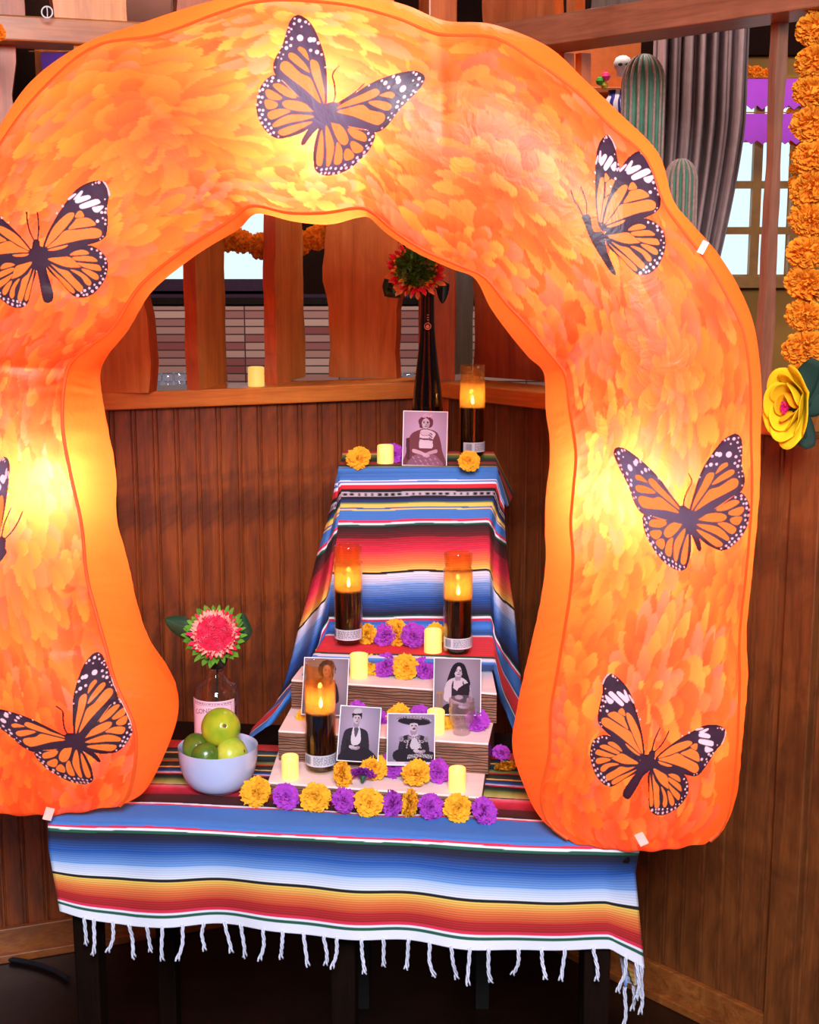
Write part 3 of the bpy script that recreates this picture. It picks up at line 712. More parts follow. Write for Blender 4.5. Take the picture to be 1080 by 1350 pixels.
# ---- marigold print for the front sheet, painted in (s, t) space
def paint_marigolds(W, H):
    rs = np.random.RandomState(11)
    base = np.array([lin(255, 116, 30)]); im = np.tile(np.array(lin(250, 112, 26)), (H, W, 1))
    pal = [lin(255, 106, 24), lin(255, 120, 30), lin(255, 132, 38), lin(255, 112, 52), lin(252, 98, 24), lin(255, 142, 46), lin(255, 118, 64), lin(248, 92, 24)]
    def petal(cx, cy, a, L, wd, col, tipc):
        x0, x1 = int(max(0, cx-L-2)), int(min(W, cx+L+3)); y0, y1 = int(max(0, cy-L-2)), int(min(H, cy+L+3))
        if x1 <= x0 or y1 <= y0: return
        Y, X = np.mgrid[y0:y1, x0:x1]; dx, dy = X-cx, Y-cy
        u = (dx*cos(a)+dy*sin(a))/L; v = (-dx*sin(a)+dy*cos(a))/wd
        prof = np.clip(np.sin(np.clip(u, 0, 1)**.75*pi), 0, None)**.6*(.55+.45*np.clip(u, 0, 1))
        m = (u > 0) & (u < 1) & (abs(v) < prof)
        q = (np.clip(u, 0, 1)**1.3)[..., None]*.95; c = np.array(col)*(1-q)+np.array(tipc)*q
        c = c*np.stack([.97+.05*(v*.5+.5), .88+.20*(v*.5+.5), .88+.2*(v*.5+.5)], -1)
        sub = im[y0:y1, x0:x1]; sub[m] = c[m]*.92+sub[m]*.08
    cents = []
    tries = 0
    while len(cents) < 60 and tries < 4000:
        tries += 1; c = (rs.uniform(-10, W+10), rs.uniform(-10, H+10))
        if all((c[0]-d[0])**2+(c[1]-d[1])**2 > 50**2 for d in cents): cents.append(c)
    order = rs.permutation(len(cents))
    for j in order:
        cx, cy = cents[j]; Rm = rs.uniform(54, 88); k0 = rs.randint(len(pal)); ecc = rs.uniform(.75, 1)
        for ring, (rf, npet) in enumerate(((1, 17), (.88, 17), (.74, 16), (.6, 14), (.47, 12), (.34, 9), (.22, 6))):
            for k in range(npet):
                a = 2*pi*(k+rs.uniform(-.35, .35))/npet+ring*.4
                L = Rm*(.22+.22*rf)*rs.uniform(.8, 1.15); q0 = Rm*rf*rs.uniform(.92, 1.08)-L; c = pal[(k0+rs.randint(3)) % len(pal)]
                tip = np.minimum(np.array(c)*np.array([1, rs.uniform(1.1, 1.6), rs.uniform(1.0, 2.0)]), 1)
                petal(cx+cos(a)*q0, cy+sin(a)*q0, a+rs.uniform(-.3, .3), L, max(2.2, L*rs.uniform(.26, .46)), np.array(c)*np.array([rs.uniform(.9, 1), rs.uniform(.56, .84), .7]), tip)
    return np.clip(im*np.array([1, .86, 1.25]), 0, 1)
img = paint_marigolds(NS, NTf*2)[:, :, :]                   # H x W
cF = img[::2].transpose(1, 0, 2).copy()                     # (NS, NT, 3)

# ---- butterflies: half-wing outlines, placed by three landmarks each
BT = dict(
 fore=sm([(405,690),(430,600),(470,510),(530,400),(600,290),(700,160),(800,90),(900,60),(960,65),(1010,110),(1025,190),(1005,300),(1010,420),(1005,510),(990,580),(930,625),(820,660),(760,690),(640,740),(500,770),(430,745)]),
 hind=sm([(430,760),(560,735),(700,695),(820,662),(900,685),(960,730),(1000,790),(1010,860),(995,950),(945,1040),(880,1110),(790,1150),(700,1140),(640,1090),(560,1000),(450,890),(425,820)]),
 fcells=[[(425,680),(450,600),(500,500),(570,420),(640,365),(690,358),(695,390),(640,470),(560,560),(480,640)],[(440,690),(540,600),(610,528),(720,518),(880,500),(940,520),(955,550),(930,590),(800,605),(680,630),(560,660)],
  [(640,512),(700,440),(720,415),(820,405),(880,440),(900,470),(860,483),(720,503)],[(705,402),(730,350),(760,340),(785,370),(785,398)],[(450,705),(560,675),(640,660),(600,690),(500,715)]],
 fwhite=[[(650,240),(640,225),(700,180),(715,190)],[(690,235),(760,155),(780,165),(740,220)],[(705,245),(740,215),(820,195),(850,205),(840,230),(730,270)],[(745,300),(770,275),(900,230),(935,245),(930,275),(780,322)],[(865,310),(900,300),(965,290),(970,310),(920,355),(880,345)],[(965,65),(1000,90),(1032,180),(1020,205),(1005,130)]],
 fdots=[(590,297,12),(535,362,9),(995,320,11),(955,355,14),(988,355,13),(965,408,10),(990,425,10),(915,437,16),(988,462,11),(940,605,7),(965,580,7),(930,75,14),(900,78,8),(870,95,8),(985,232,8)],
 hcells=[[(655,755),(700,720),(770,705),(820,720),(830,745),(740,755)],[(680,775),(750,765),(850,765),(900,790),(910,815),(820,813),(710,803)],[(720,825),(800,832),(910,842),(940,862),(945,900),(860,890),(770,860)],[(760,885),(830,892),(910,932),(925,970),(900,985),(850,960)],
  [(450,790),(560,775),(660,775),(740,850),(755,868),(640,868),(540,838)],[(660,892),(740,907),(820,960),(855,1010),(840,1040),(800,1020),(760,960)],[(480,842),(560,882),(640,905),(690,960),(740,1010),(780,1060),(760,1095),(720,1080),(600,960)],[(455,860),(520,912),(640,1015),(700,1085),(690,1112),(650,1090),(560,990)],[(480,735),(560,725),(670,700),(640,725),(540,750)]],
 hwhite=[], hdots=[(860,697,11),(910,710,10),(945,738,13),(945,772,12),(987,790,12),(990,828,9),(967,862,8),(993,888,9),(985,925,10),(948,948,8),(965,978,12),(937,1015,14),(905,1058,14),(885,1032,10),(865,1092,15),(838,1063,12),(795,1085,14),(815,1122,13),(765,1105,11),(785,1128,11),(728,1132,16)],
 lm=[(370,760),(960,65),(760,1150)],
 body=sm([(315,625),(345,608),(375,630),(380,670),(430,700),(437,800),(440,900),(470,1000),(500,1120),(490,1180),(450,1200),(410,1180),(385,1080),(355,920),(310,830),(275,725),(300,690)]),
 ant=[[(320,615),(285,540),(262,450),(252,350)],[(355,615),(366,520),(362,430),(352,350)]], axis=[(345,610),(455,1190)])
AT = dict(
 fore=sm([(450,590),(455,450),(450,330),(420,220),(370,110),(320,60),(280,48),(245,70),(220,130),(190,230),(150,300),(137,350),(150,400),(200,440),(300,540),(400,630)]),
 hind=sm([(410,650),(330,570),(200,445),(150,402),(110,415),(65,465),(45,530),(38,600),(55,670),(100,740),(160,775),(220,770),(300,745),(390,690)]),
 fcells=[[(440,570),(425,540),(370,400),(355,330),(370,310),(405,330),(420,400),(440,500)],[(410,565),(330,490),(200,390),(178,355),(190,325),(230,325),(300,390),(358,420),(390,490),(415,550)],[(350,388),(270,335),(228,295),(235,270),(270,280),(330,340)],[(345,315),(300,270),(282,250),(295,233),(330,255),(347,300)]],
 fwhite=[], fdots=[(297,182,20),(358,193,16),(378,193,14),(405,212,10),(245,187,10),(360,255,10),(398,265,13),(425,280,8),(215,242,11),(240,228,9),(215,208,8),(230,122,7),(262,98,8),(293,80,11),(330,88,9),(350,100,7),(305,115,6),(230,147,7),(245,130,7),(213,172,6),(190,235,6),(175,268,6),(165,298,6),(197,280,5),(185,305,6),(148,355,6),(265,68,6),(447,355,6)],
 hcells=[[(135,465),(160,450),(200,465),(270,520),(265,540),(200,520)],[(90,500),(110,485),(160,510),(190,535),(170,550),(110,540)],[(85,560),(100,545),(150,560),(165,580),(140,600),(100,600)],[(190,570),(220,550),(300,560),(370,595),(390,615),(300,615),(220,600)],[(105,625),(180,600),(240,615),(200,635),(125,665)],[(140,685),(220,640),(300,635),(380,645),(330,665),(230,685),(145,710)],[(165,735),(230,705),(330,680),(370,680),(300,720),(200,760)],[(205,450),(240,470),(300,530),(270,520)]],
 hwhite=[], hdots=[(135,418,9),(170,435,8),(128,438,8),(100,435,7),(85,460,9),(105,465,7),(75,487,9),(57,495,8),(50,530,10),(72,533,9),(62,562,8),(42,578,8),(55,608,9),(77,610,8),(72,635,9),(58,655,9),(92,665,8),(70,685,9),(113,690,8),(90,708,8),(125,715,8),(105,728,8),(140,742,8),(120,750,8),(168,765,6)],
 lm=[(440,610),(280,48),(170,775)],
 body=sm([(470,565),(495,558),(518,572),(515,600),(505,640),(470,675),(430,700),(390,730),(350,775),(322,812),(303,812),(310,780),(345,720),(385,672),(395,620),(420,580)]),
 ant=[[(490,570),(505,520),(500,450),(490,395),(530,345)],[(510,575),(560,545),(620,505),(680,450)]], axis=[(500,565),(310,810)])
def affine(src, dst):
    A = np.array([[*p, 1] for p in src], float); return np.linalg.solve(A, np.array(dst, float)).T
def simil(src, dst):
    a, b = [complex(*p) for p in src]; c, d = [complex(*p) for p in dst]; k = (d-c)/(b-a)
    M = np.array([[k.real, -k.imag, 0], [k.imag, k.real, 0]]); o = c-k*a; M[0, 2], M[1, 2] = o.real, o.imag; return M
def tf(M, pts): p = np.asarray(pts, float); return p @ M[:, :2].T + M[:, 2]
def cr(o, s, p): return (o[0]+p[0]/s, o[1]+p[1]/s)
def A6(*p): return cr((330, 10), 4.5, p)
def R5(*p): return cr((800, 560), 5.684, p)
def L2(*p): return cr((0, 850), 5.684, p)
def U4(*p): return cr((0, 230), 7.105, p)
def L7(*p): return cr((760, 880), 5.143, p)
def C3(*p): return cr((750, 165), 6.585, p)
# (template, halves as landmark lists, body axis, mirrored body?)
BFLY = [
 ('A', [[A6(440,610), A6(280,48), A6(170,775)], [A6(470,625), A6(1035,415), A6(385,955)]], [A6(500,565), A6(310,810)], 0),
 ('A', [[R5(620,690), R5(975,70), R5(850,938)], [R5(590,690), R5(60,185), R5(590,1075)]], [R5(570,610), R5(695,940)], 1),
 ('A', [[L2(570,710), L2(720,58), L2(870,800)], [L2(540,720), L2(-130,500), L2(695,1010)]], [L2(500,670), L2(745,870)], 1),
 ('B', [[U4(370,760), U4(960,65), U4(760,1150)], [U4(350,770), U4(-330,300), U4(215,1240)]], [U4(345,610), U4(455,1190)], 0),
 ('B', [[L7(500,640), L7(1005,420), L7(520,985)], [L7(470,650), L7(235,42), L7(200,795)]], [L7(520,560), L7(335,880)], 1),
 ('B', [[(-4,722), (3,604), (-52,800)], [(-14,728), (-120,640), (-70,830)]], [(4,708), (-40,790)], 1),
 ('C', [[C3(265,940), C3(700,212), C3(650,1300)]], None, 0),
]
M_PRINT = sheet_mat('printed_marigold_nylon', None, .62, .4, gloss=.02, tint=(.05, (1, .86, .6)))
M_BAND = sheet_mat('plain_orange_nylon', lin(255, 120, 30), .55, .35, gloss=.035, tint=(.05, (1, .86, .6)))
M_PIPE = sheet_mat('dark_orange_piping', lin(250, 98, 22), .3, .5)
M_INK = sheet_mat('butterfly_ink_on_nylon', None, .5, .4, gloss=.03, tint=(.15, (.42, .46, 1.0)))  # bluish tint puts a glow from the lamps into the ink
INK = {1: np.array(lin(38, 14, 38)), 2: np.array(lin(255, 138, 36)), 3: np.array(lin(246, 222, 240))}

arch = thing('inflatable_arch', 'large orange inflatable arch printed with marigolds and monarch butterflies, lit from inside', 'arch', (.0, 2.27, TZ))
aloc = np.array(arch.location)
# projected print coordinates of every front point (only to find which cloth lies under a butterfly)
fl = front.reshape(-1, 3)
d_ = fl-np.array([0, 0, CAM_H]); Fv = np.array([0, cos(PITCH), -sin(PITCH)]); Uv = np.array([0, sin(PITCH), cos(PITCH)])
ww_ = d_ @ Fv; fx = 540+FPX*d_[:, 0]/ww_; fy = 675-FPX*(d_ @ Uv)/ww_
cF2 = cF.reshape(-1, 3)
bv = BVHTree.FromPolygons([tuple(p) for p in front[::2, ::2].reshape(-1, 3)],
    [tuple(q) for q in (lambda I: np.stack([I[:-1, :-1], I[:-1, 1:], I[1:, 1:], I[1:, :-1]], -1).reshape(-1, 4))(np.arange(front[::2, ::2].shape[0]*front[::2, ::2].shape[1]).reshape(front[::2, ::2].shape[:2])).tolist()])
def line_poly(pts, w0):
    p = sm(pts, 5, False); d = np.gradient(p, axis=0); n = np.stack([-d[:, 1], d[:, 0]], 1); n /= np.linalg.norm(n, axis=1)[:, None]+1e-9
    return np.concatenate([p+n*w0, (p-n*w0)[::-1]])
prints = []
PITCHG = .8
for kind, halves, axis, mir in BFLY:
    T = AT if kind == 'A' else BT
    allp = []
    jobs = []                                  # (polygon, ink)
    def half(lm, parts=('hind', 'fore')):
        M = affine(T['lm'], lm)
        sc = sqrt(abs(np.linalg.det(M[:, :2])))
        for p in parts:
            jobs.append((tf(M, T[p]), 1))
            k = p[0]
            for c in T[k+'cells']: jobs.append((tf(M, sm(c, 3)), 2))
            for c in T[k+'white']: jobs.append((tf(M, sm(c, 3)), 3))
            for x, y, r in T[k+'dots']:
                a = np.arange(10)*2*pi/10; jobs.append((tf(M, np.stack([x+r*np.cos(a), y+r*np.sin(a)], 1)), 3))
    if kind == 'C':
        half([C3(260,940), C3(335,90), C3(560,1250)], ('fore',))
        half(halves[0])
        jobs.append((np.array([C3(*p) for p in sm([(115,800),(140,775),(185,790),(215,920),(300,930),(320,1040),(345,1130),(405,1275),(395,1300),(340,1240),(200,1010),(135,850)])]), 1))
        for a in ([(125,790),(80,700),(50,660),(15,560)], [(155,775),(155,690),(140,630),(105,535)]):
            jobs.append((line_poly([C3(*p) for p in a], .75), 1))
    else:
        for h in halves[::-1]: half(h)
        src = T['axis']
        M = simil(src, axis)
        if mir and True:
            # reflect the body about its own axis
            a, b = np.array(src[0], float), np.array(src[1], float); dd = (b-a)/np.linalg.norm(b-a)
            def refl(p): q = np.asarray(p, float)-a; al = q @ dd; return a+2*np.outer(al, dd)-q
        else:
            def refl(p): return np.asarray(p, float)
        jobs.append((tf(M, refl(T['body'])), 1))
        for a_ in T['ant']: jobs.append((line_poly(tf(M, refl(np.array(a_, float))), .75), 1))
    allp = np.concatenate([j[0] for j in jobs])
    x0, y0 = np.maximum(allp.min(0)-2, -160); x1, y1 = allp.max(0)+2
    x0 = max(x0, -70)
    nx, ny = int((x1-x0)/PITCHG), int((y1-y0)/PITCHG)
    gx = x0+(np.arange(nx*2)+.5)*PITCHG/2; gy = y0+(np.arange(ny*2)+.5)*PITCHG/2
    X, Y = np.meshgrid(gx, gy); cls = np.zeros(X.shape, np.int8)
    for pol, ink in jobs:
        lo, hi = pol.min(0), pol.max(0)
        i0, i1 = np.searchsorted(gx, [lo[0]-1, hi[0]+1]); j0, j1 = np.searchsorted(gy, [lo[1]-1, hi[1]+1])
        if i1 <= i0 or j1 <= j0: continue
        m = inside(pol, X[j0:j1, i0:i1], Y[j0:j1, i0:i1]); cls[j0:j1, i0:i1][m] = ink
    c4 = cls.reshape(ny, 2, nx, 2).transpose(0, 2, 1, 3).reshape(ny, nx, 4)
    cov = (c4 > 0).sum(-1); keep = cov >= 2
    colr = np.zeros((ny, nx, 3))
    for k, v in INK.items(): colr += (c4 == k).sum(-1)[..., None]*v
    colr /= np.maximum(cov, 1)[..., None]
    vx, vy = np.meshgrid(x0+np.arange(nx+1)*PITCHG, y0+np.arange(ny+1)*PITCHG)
    need = np.zeros((ny+1, nx+1), bool)
    for a in (0, 1):
        for b in (0, 1): need[a:ny+a, b:nx+b] |= keep
    vid = -np.ones((ny+1, nx+1), int); V = []; Oc = Vector((0, 0, CAM_H))
    for j, i in zip(*np.nonzero(need)):
        r = Vector(ray(vx[j, i], vy[j, i])).normalized()
        h = bv.ray_cast(Oc, r)
        if h[0] is None: continue
        n = h[1] if h[1].y < 0 else -h[1]
        vid[j, i] = len(V); V.append(h[0]+n*.0012)
    Q = np.stack([vid[:-1, :-1], vid[:-1, 1:], vid[1:, 1:], vid[1:, :-1]], -1)
    ok = keep & (Q >= 0).all(-1)
    prints.append(raw_mesh('butterfly_print', np.array([list(p) for p in V])-aloc, Q[ok], M_INK, colr[ok], arch, True, True))
    # sheet painted near-white under the ink so the inner lamps glow through
    jx = np.clip(((fx-x0)/PITCHG*2).astype(int), 0, nx*2-1); jy = np.clip(((fy-y0)/PITCHG*2).astype(int), 0, ny*2-1)
    inb = (fx > x0) & (fx < x1-1) & (fy > y0) & (fy < y1-1)
    und = inb.copy(); e_ = 7
    for dx_, dy_ in ((-e_, 0), (e_, 0), (0, -e_), (0, e_), (0, 0)): und &= cls[np.clip(jy+dy_, 0, ny*2-1), np.clip(jx+dx_, 0, nx*2-1)] > 0
    cF2[und] = np.array(lin(255, 236, 236))
fr_o = grid_mesh('front_panel', front-aloc, M_PRINT, cF2, arch)
# ---- bands, back and piping
def strip(name, cols, mat):
    return grid_mesh(name, np.stack(cols, 1)-aloc, mat, None, arch)
def arc(a, b, bulge, n, extra=0):
    out = []
    for k in range(n+1):
        t_ = k/n; q = a*(1-t_)+b*t_; q = q+bulge*np.sin(pi*t_)
        q = q.copy(); q[:, 1] += .0022*puck*np.sin(pi*min(1, t_*1.0))*th*(1 if extra == 0 else 1)
        out.append(q)
    return out
def outw(S_, s_):                              # unit direction from seam to silhouette
    d = S_-s_; d[:, 1] = 0; return d/(np.linalg.norm(d, axis=1)[:, None]+1e-6)
back_o = OS_.copy(); back_o[:, 1] += .10*th; back_o -= (outw(OS_, Os_)*.025*th[:, None])
back_i = IS_.copy(); back_i[:, 1] += .10*th; back_i -= (outw(IS_, Is_)*.032*th[:, None])
strip('inner_band', arc(Is_, IS_, outw(IS_, Is_)*.006*th[:, None], 8)+arc(IS_, back_i, outw(IS_, Is_)*.012*th[:, None], 6)[1:], M_BAND)
strip('outer_band', arc(Os_, OS_, outw(OS_, Os_)*.006*th[:, None], 8)+arc(OS_, back_o, outw(OS_, Os_)*.012*th[:, None], 6)[1:], M_BAND)
bk = []
for k in range(25):
    t_ = k/24; q = back_o*(1-t_)+back_i*t_; q = q.copy(); q[:, 1] += .055*sin(pi*t_)**.6*th; bk.append(q)
strip('back_panel', bk, M_BAND)
for path in (Is_, Os_):
    pp = path[::6].copy(); pp[:, 1] -= .002
    MB().tube([Vector(p-aloc) for p in pp], .0036, 6).build('seam_piping', M_PIPE, arch, True)
# straps and care label
for (x, y), a in (((64, 1073), .3), ((846, 1106), -.2)):
    q = Vector(ap(x, y, -.03)-aloc)
    MB().box((0, 0, 0), (.015, .003, .022), M=Euler((0, R(20)*(1 if a > 0 else -1.5), a)).to_matrix()).build('anchor_strap', plain('white_webbing', lin(238, 190, 180), .7), arch).location = q
q = Vector(ap(927, 326, -.03)-aloc)
MB().box((0, 0, 0), (.010, .002, .020), M=Euler((R(10), R(25), 0)).to_matrix()).build('care_tag', WHITE, arch).location = q
# three lamps inside the arch, and fill lights added around them
def arch_lamp_or_fill(x, y, dy, e, rad=.012):
    l = bpy.data.lights.new('arch_lamp_or_fill', 'POINT'); l.energy = e; l.color = (1.0, .90, .74); l.shadow_soft_size = rad
    o = bpy.data.objects.new('arch_lamp_or_fill', l); C.objects.link(o); o.location = Vector(ap(x, y, dy)); o.parent = arch; o.location -= Vector(aloc)
for a in ((432, 150, .02, 3.5), (44, 634, .02, 3.2), (838, 640, .02, 3.6)): arch_lamp_or_fill(*a)
for a in ((430, 235, .09, 1.2), (800, 300, .09, 1.0), (150, 250, .09, 1.0), (860, 900, .09, 1.2), (60, 880, .09, 1.2), (430, 170, .13, 1.4), (150, 300, .13, 1.1), (720, 300, .13, 1.1), (60, 720, .13, .9), (850, 760, .13, .9)): arch_lamp_or_fill(*a, .05)  # added fills for the sheet's glow and the warmth on planks and walls

# ------------------------------------------------------------------ paper marigolds
def marigold_mesh(name, mat, seed, flat=.62, npet=(9, 16, 22, 28, 28), side=False):
    """ruffled crepe-paper blossom of many fringed petals, facing +Z, radius 1"""
    rs = random.Random(seed); mb = MB()
    for ring, n in enumerate(npet):
        el = R([78, 58, 36, 14, -8][ring]); rad = [.62, .78, .92, 1.0, .96][ring]
        for k in range(n):
            a = 2*pi*(k+rs.uniform(-.3, .3))/n+ring*.5; e = el+rs.uniform(-.14, .14)
            L = rad*rs.uniform(.86, 1.08); wd = L*rs.uniform(.19, .33)
            d = Vector((cos(a)*cos(e), sin(a)*cos(e), sin(e)*flat+.08)); t_ = Vector((-sin(a), cos(a), 0)); up = d.cross(t_)
            if up.z < 0: up = -up
            tw = rs.uniform(-.5, .5); t2 = (t_*cos(tw)+up*sin(tw))
            vs = []
            for r_, wf, lift in ((.10, .15, 0), (.55, .70, .05), (.86, 1.0, .02)):
                for s_ in (-1, 0, 1):
                    vs.append(d*(L*r_)+t2*(wd*wf*s_)+up*(lift+rs.uniform(-.05, .05)*(r_ > .3)))
            for s_ in (-1.0, -.5, 0, .5, 1.0):     # fringed tip
                vs.append(d*(L*rs.uniform(.86, 1.08))+t2*(wd*1.05*s_)+up*rs.uniform(-.13, .13))
            fs = [(0, 1, 4, 3), (1, 2, 5, 4), (3, 4, 7, 6), (4, 5, 8, 7), (6, 7, 10, 9), (7, 11, 10), (7, 12, 11), (7, 8, 13, 12)]
            mb.add(vs, fs)
    return mb.mesh(name, mat, True)
def petal_mat(name, c):
    t = NT(name); n = t.noise(t.coord(), 3.5, 3)
    col = t.ramp(n, [(.3, [x*.84 for x in c]), (.7, [min(1, x*1.12) for x in c])])
    d = t.n('ShaderNodeBsdfDiffuse'); tr = t.n('ShaderNodeBsdfTranslucent'); m = t.n('ShaderNodeMixShader'); m.inputs[0].default_value = .14
    for q in (d, tr): t.l(col, q.inputs[0])
    t.l(d.outputs[0], m.inputs[1]); t.l(tr.outputs[0], m.inputs[2]); t.l(m.outputs[0], t.out.inputs[0]); return t.m
M_MOR = petal_mat('orange_crepe_paper', lin(255, 180, 52)); M_MPU = petal_mat('purple_crepe_paper', lin(176, 70, 196))
M_CALYX = plain('green_calyx', lin(30, 84, 50), .6)
mar = {'o': [marigold_mesh('petals', M_MOR, 31+i) for i in range(3)], 'p': [marigold_mesh('petals', M_MPU, 51+i) for i in range(3)]}
cal = MB().lathe([(.05, -.62), (.16, -.5), (.2, -.3), (.34, -.1), (.2, -.08)], 8).mesh('calyx', M_CALYX, True)
def marigold(x, y, r_px, col, lab, z=None, Y=None, face=(0, -.75, .66), group='paper marigolds on the altar', sq=(1, 1, 1), k=0):
    """x, y: centre of the blossom; it rests on the surface at height z"""
    q0 = at_y(x, y, Y) if Y else at_z(x, y, z)
    r = r_px*q0.y/FPX*1.06
    if Y is None:
        q0 = at_z(x, y+r_px*.9, z); r = r_px*q0.y/FPX*1.08; q0 = q0+Vector((0, r*.15, r*.80))
    t_ = thing('paper_marigold', lab, 'flower', q0, 0, group)
    fv = Vector(face).normalized()
    t_.rotation_euler = (fv.to_track_quat('Z', 'Y').to_matrix() @ Matrix.Rotation(k*1.3, 3, 'Z')).to_euler()
    t_.scale = (r*sq[0], r*sq[1], r*sq[2])
    p = bpy.data.objects.new('petals', mar[col][k % 3]); linka(p, t_)
    c = bpy.data.objects.new('calyx', cal); linka(c, t_)
    return t_
O_, P_ = 'o', 'p'
FR = 'in the front row on the blanket'
front_row = [(338, 1043, 20, O_, 'orange paper marigold lying beside the bowl, leftmost '+FR, (-.3, -.8, .5)), (377, 1049, 18, P_, 'leftmost purple paper marigold '+FR, (.3, -.7, .6)),
 (416, 1050, 20, O_, 'round orange paper marigold in front of the black candle, facing forward', (0, -.95, .35)), (453, 1055, 17, P_, 'second purple paper marigold from the left '+FR, (.5, -.6, .6)),
 (486, 1057, 19, O_, 'broad orange paper marigold just left of the middle '+FR, (.2, -.85, .5)), (518, 1058, 17, P_, 'third purple paper marigold from the left '+FR, (-.7, -.6, .4)),
 (542, 1058, 18, O_, 'narrow orange paper marigold turned sideways '+FR, (-.85, -.4, .3)), (567, 1062, 18, P_, 'fourth purple paper marigold from the left '+FR, (.5, -.7, .5)),
 (603, 1064, 19, O_, 'round orange paper marigold under the lower right votive, '+FR, (0, -.95, .3)), (638, 1068, 18, P_, 'purple paper marigold at the right end of the front row', (.5, -.75, .5))]
for i, (x, y, r, c, lab, fc) in enumerate(front_row): marigold(x, y, r, c, lab, TZ+.004, None, fc, k=i)
T1 = 'on the lowest pale tread'
for i, (x, y, r, c, lab, fc) in enumerate([(451, 1020, 17, O_, 'orange paper marigold turned sideways beside the black candle '+T1, (.75, -.5, .4)), (493, 1011, 18, O_, 'orange paper marigold behind a purple one '+T1, (.2, -.7, .6)),
 (479, 1021, 16, P_, 'purple paper marigold showing its green base '+T1, (.1, .55, .75)), (518, 1009, 17, P_, 'purple paper marigold between the two lowest photographs', (-.4, -.7, .5)),
 (549, 1019, 19, O_, 'open orange paper marigold in front of the sombrero photograph', (0, -.6, .8)), (578, 1016, 16, P_, 'purple paper marigold at the right end of the row '+T1, (.4, -.75, .5))]):
    marigold(x, y, r, c, lab, Z1s, None, fc, k=i+1)
T2 = 'on the middle pale tread'
for i, (x, y, r, c, lab, fc, yy_) in enumerate([(401, 945, 11, O_, 'small orange paper marigold left of the black candle '+T2, (0, -.8, .5), 2.60), (470, 935, 11, P_, 'purple paper marigold behind the top of the photograph of a seated man', (0, -.8, .5), 2.60), (503, 950, 13, P_, 'purple paper marigold between the two lower photographs, '+T2, (.3, -.7, .6), 2.58),
 (526, 944, 16, O_, 'orange paper marigold peeking above the sombrero photograph', (0, -.8, .5), 2.58), (553, 944, 14, P_, 'purple paper marigold above the right corner of the sombrero photograph', (0, -.8, .5), 2.57),
 (585, 953, 14, O_, 'orange paper marigold left of the clear skull glass', (.3, -.8, .5), 2.545), (629, 950, 16, P_, 'purple paper marigold right of the clear skull glass', (.2, -.85, .4), 2.535)]):
    r3 = r*2.57/FPX; q = at_y(x, y, yy_); marigold(x, y, r, c, lab, None, yy_, fc, k=i+2, sq=(1, 1, 1))
T3 = 'on the top pale tread'
for i, (x, y, r, c, lab, fc) in enumerate([(428, 864, 13, O_, 'orange paper marigold behind the leftmost photograph '+T3, (0, -.8, .5)), (455, 872, 13, P_, 'leftmost purple paper marigold '+T3, (-.3, -.7, .6)),
 (488, 876, 15, O_, 'orange paper marigold half hidden by the votive candle '+T3, (.3, -.8, .5)), (509, 877, 16, P_, 'purple paper marigold in the middle of the row '+T3, (-.4, -.7, .5)),
 (535, 879, 17, O_, 'large orange paper marigold in the middle of the row '+T3, (-.1, -.9, .45)), (560, 880, 15, P_, 'purple paper marigold beside the photograph of a long-haired woman', (.4, -.7, .5))]):
    marigold(x, y, r, c, lab, Z3s, None, fc, k=i)
T4 = 'on the red blanket shelf'
for i, (x, y, r, c, lab, fc) in enumerate([(485, 836, 14, O_, 'orange paper marigold beside the left black candle '+T4, (-.6, -.6, .4)), (507, 837, 15, P_, 'left purple paper marigold of the pair '+T4, (-.3, -.7, .6)),
 (545, 838, 17, P_, 'right purple paper marigold of the pair '+T4, (.3, -.7, .6)), (523, 834, 18, O_, 'tall orange paper marigold between two purple ones '+T4, (-.5, -.8, .3)), (573, 836, 15, O_, 'orange paper marigold behind the votive '+T4, (0, -.8, .6))]):
    marigold(x, y, r, c, lab, ZS+.002, None, fc, k=i+1)
T5 = 'on top of the draped altar'
for i, (x, y, r, c, lab, fc) in enumerate([(473, 604, 15, O_, 'orange paper marigold at the left corner '+T5, (-.2, -.8, .5)), (519, 598, 14, P_, 'purple paper marigold behind the votive '+T5, (.1, -.8, .6)), (618, 608, 14, O_, 'orange paper marigold before the tall black candle '+T5, (.2, -.85, .4))]):
    marigold(x, y, r, c, lab, ZT+.002, None, fc, k=i)
marigold(661, 992, 12, P_, 'purple paper marigold behind the riser near the right leg of the arch', TZ+.026, None, (.1, -.5, .8), k=1)
marigold(667, 1006, 15, O_, 'orange paper marigold on the blanket near the right leg of the arch', TZ+.004, None, (.1, -.4, -.7), k=2)

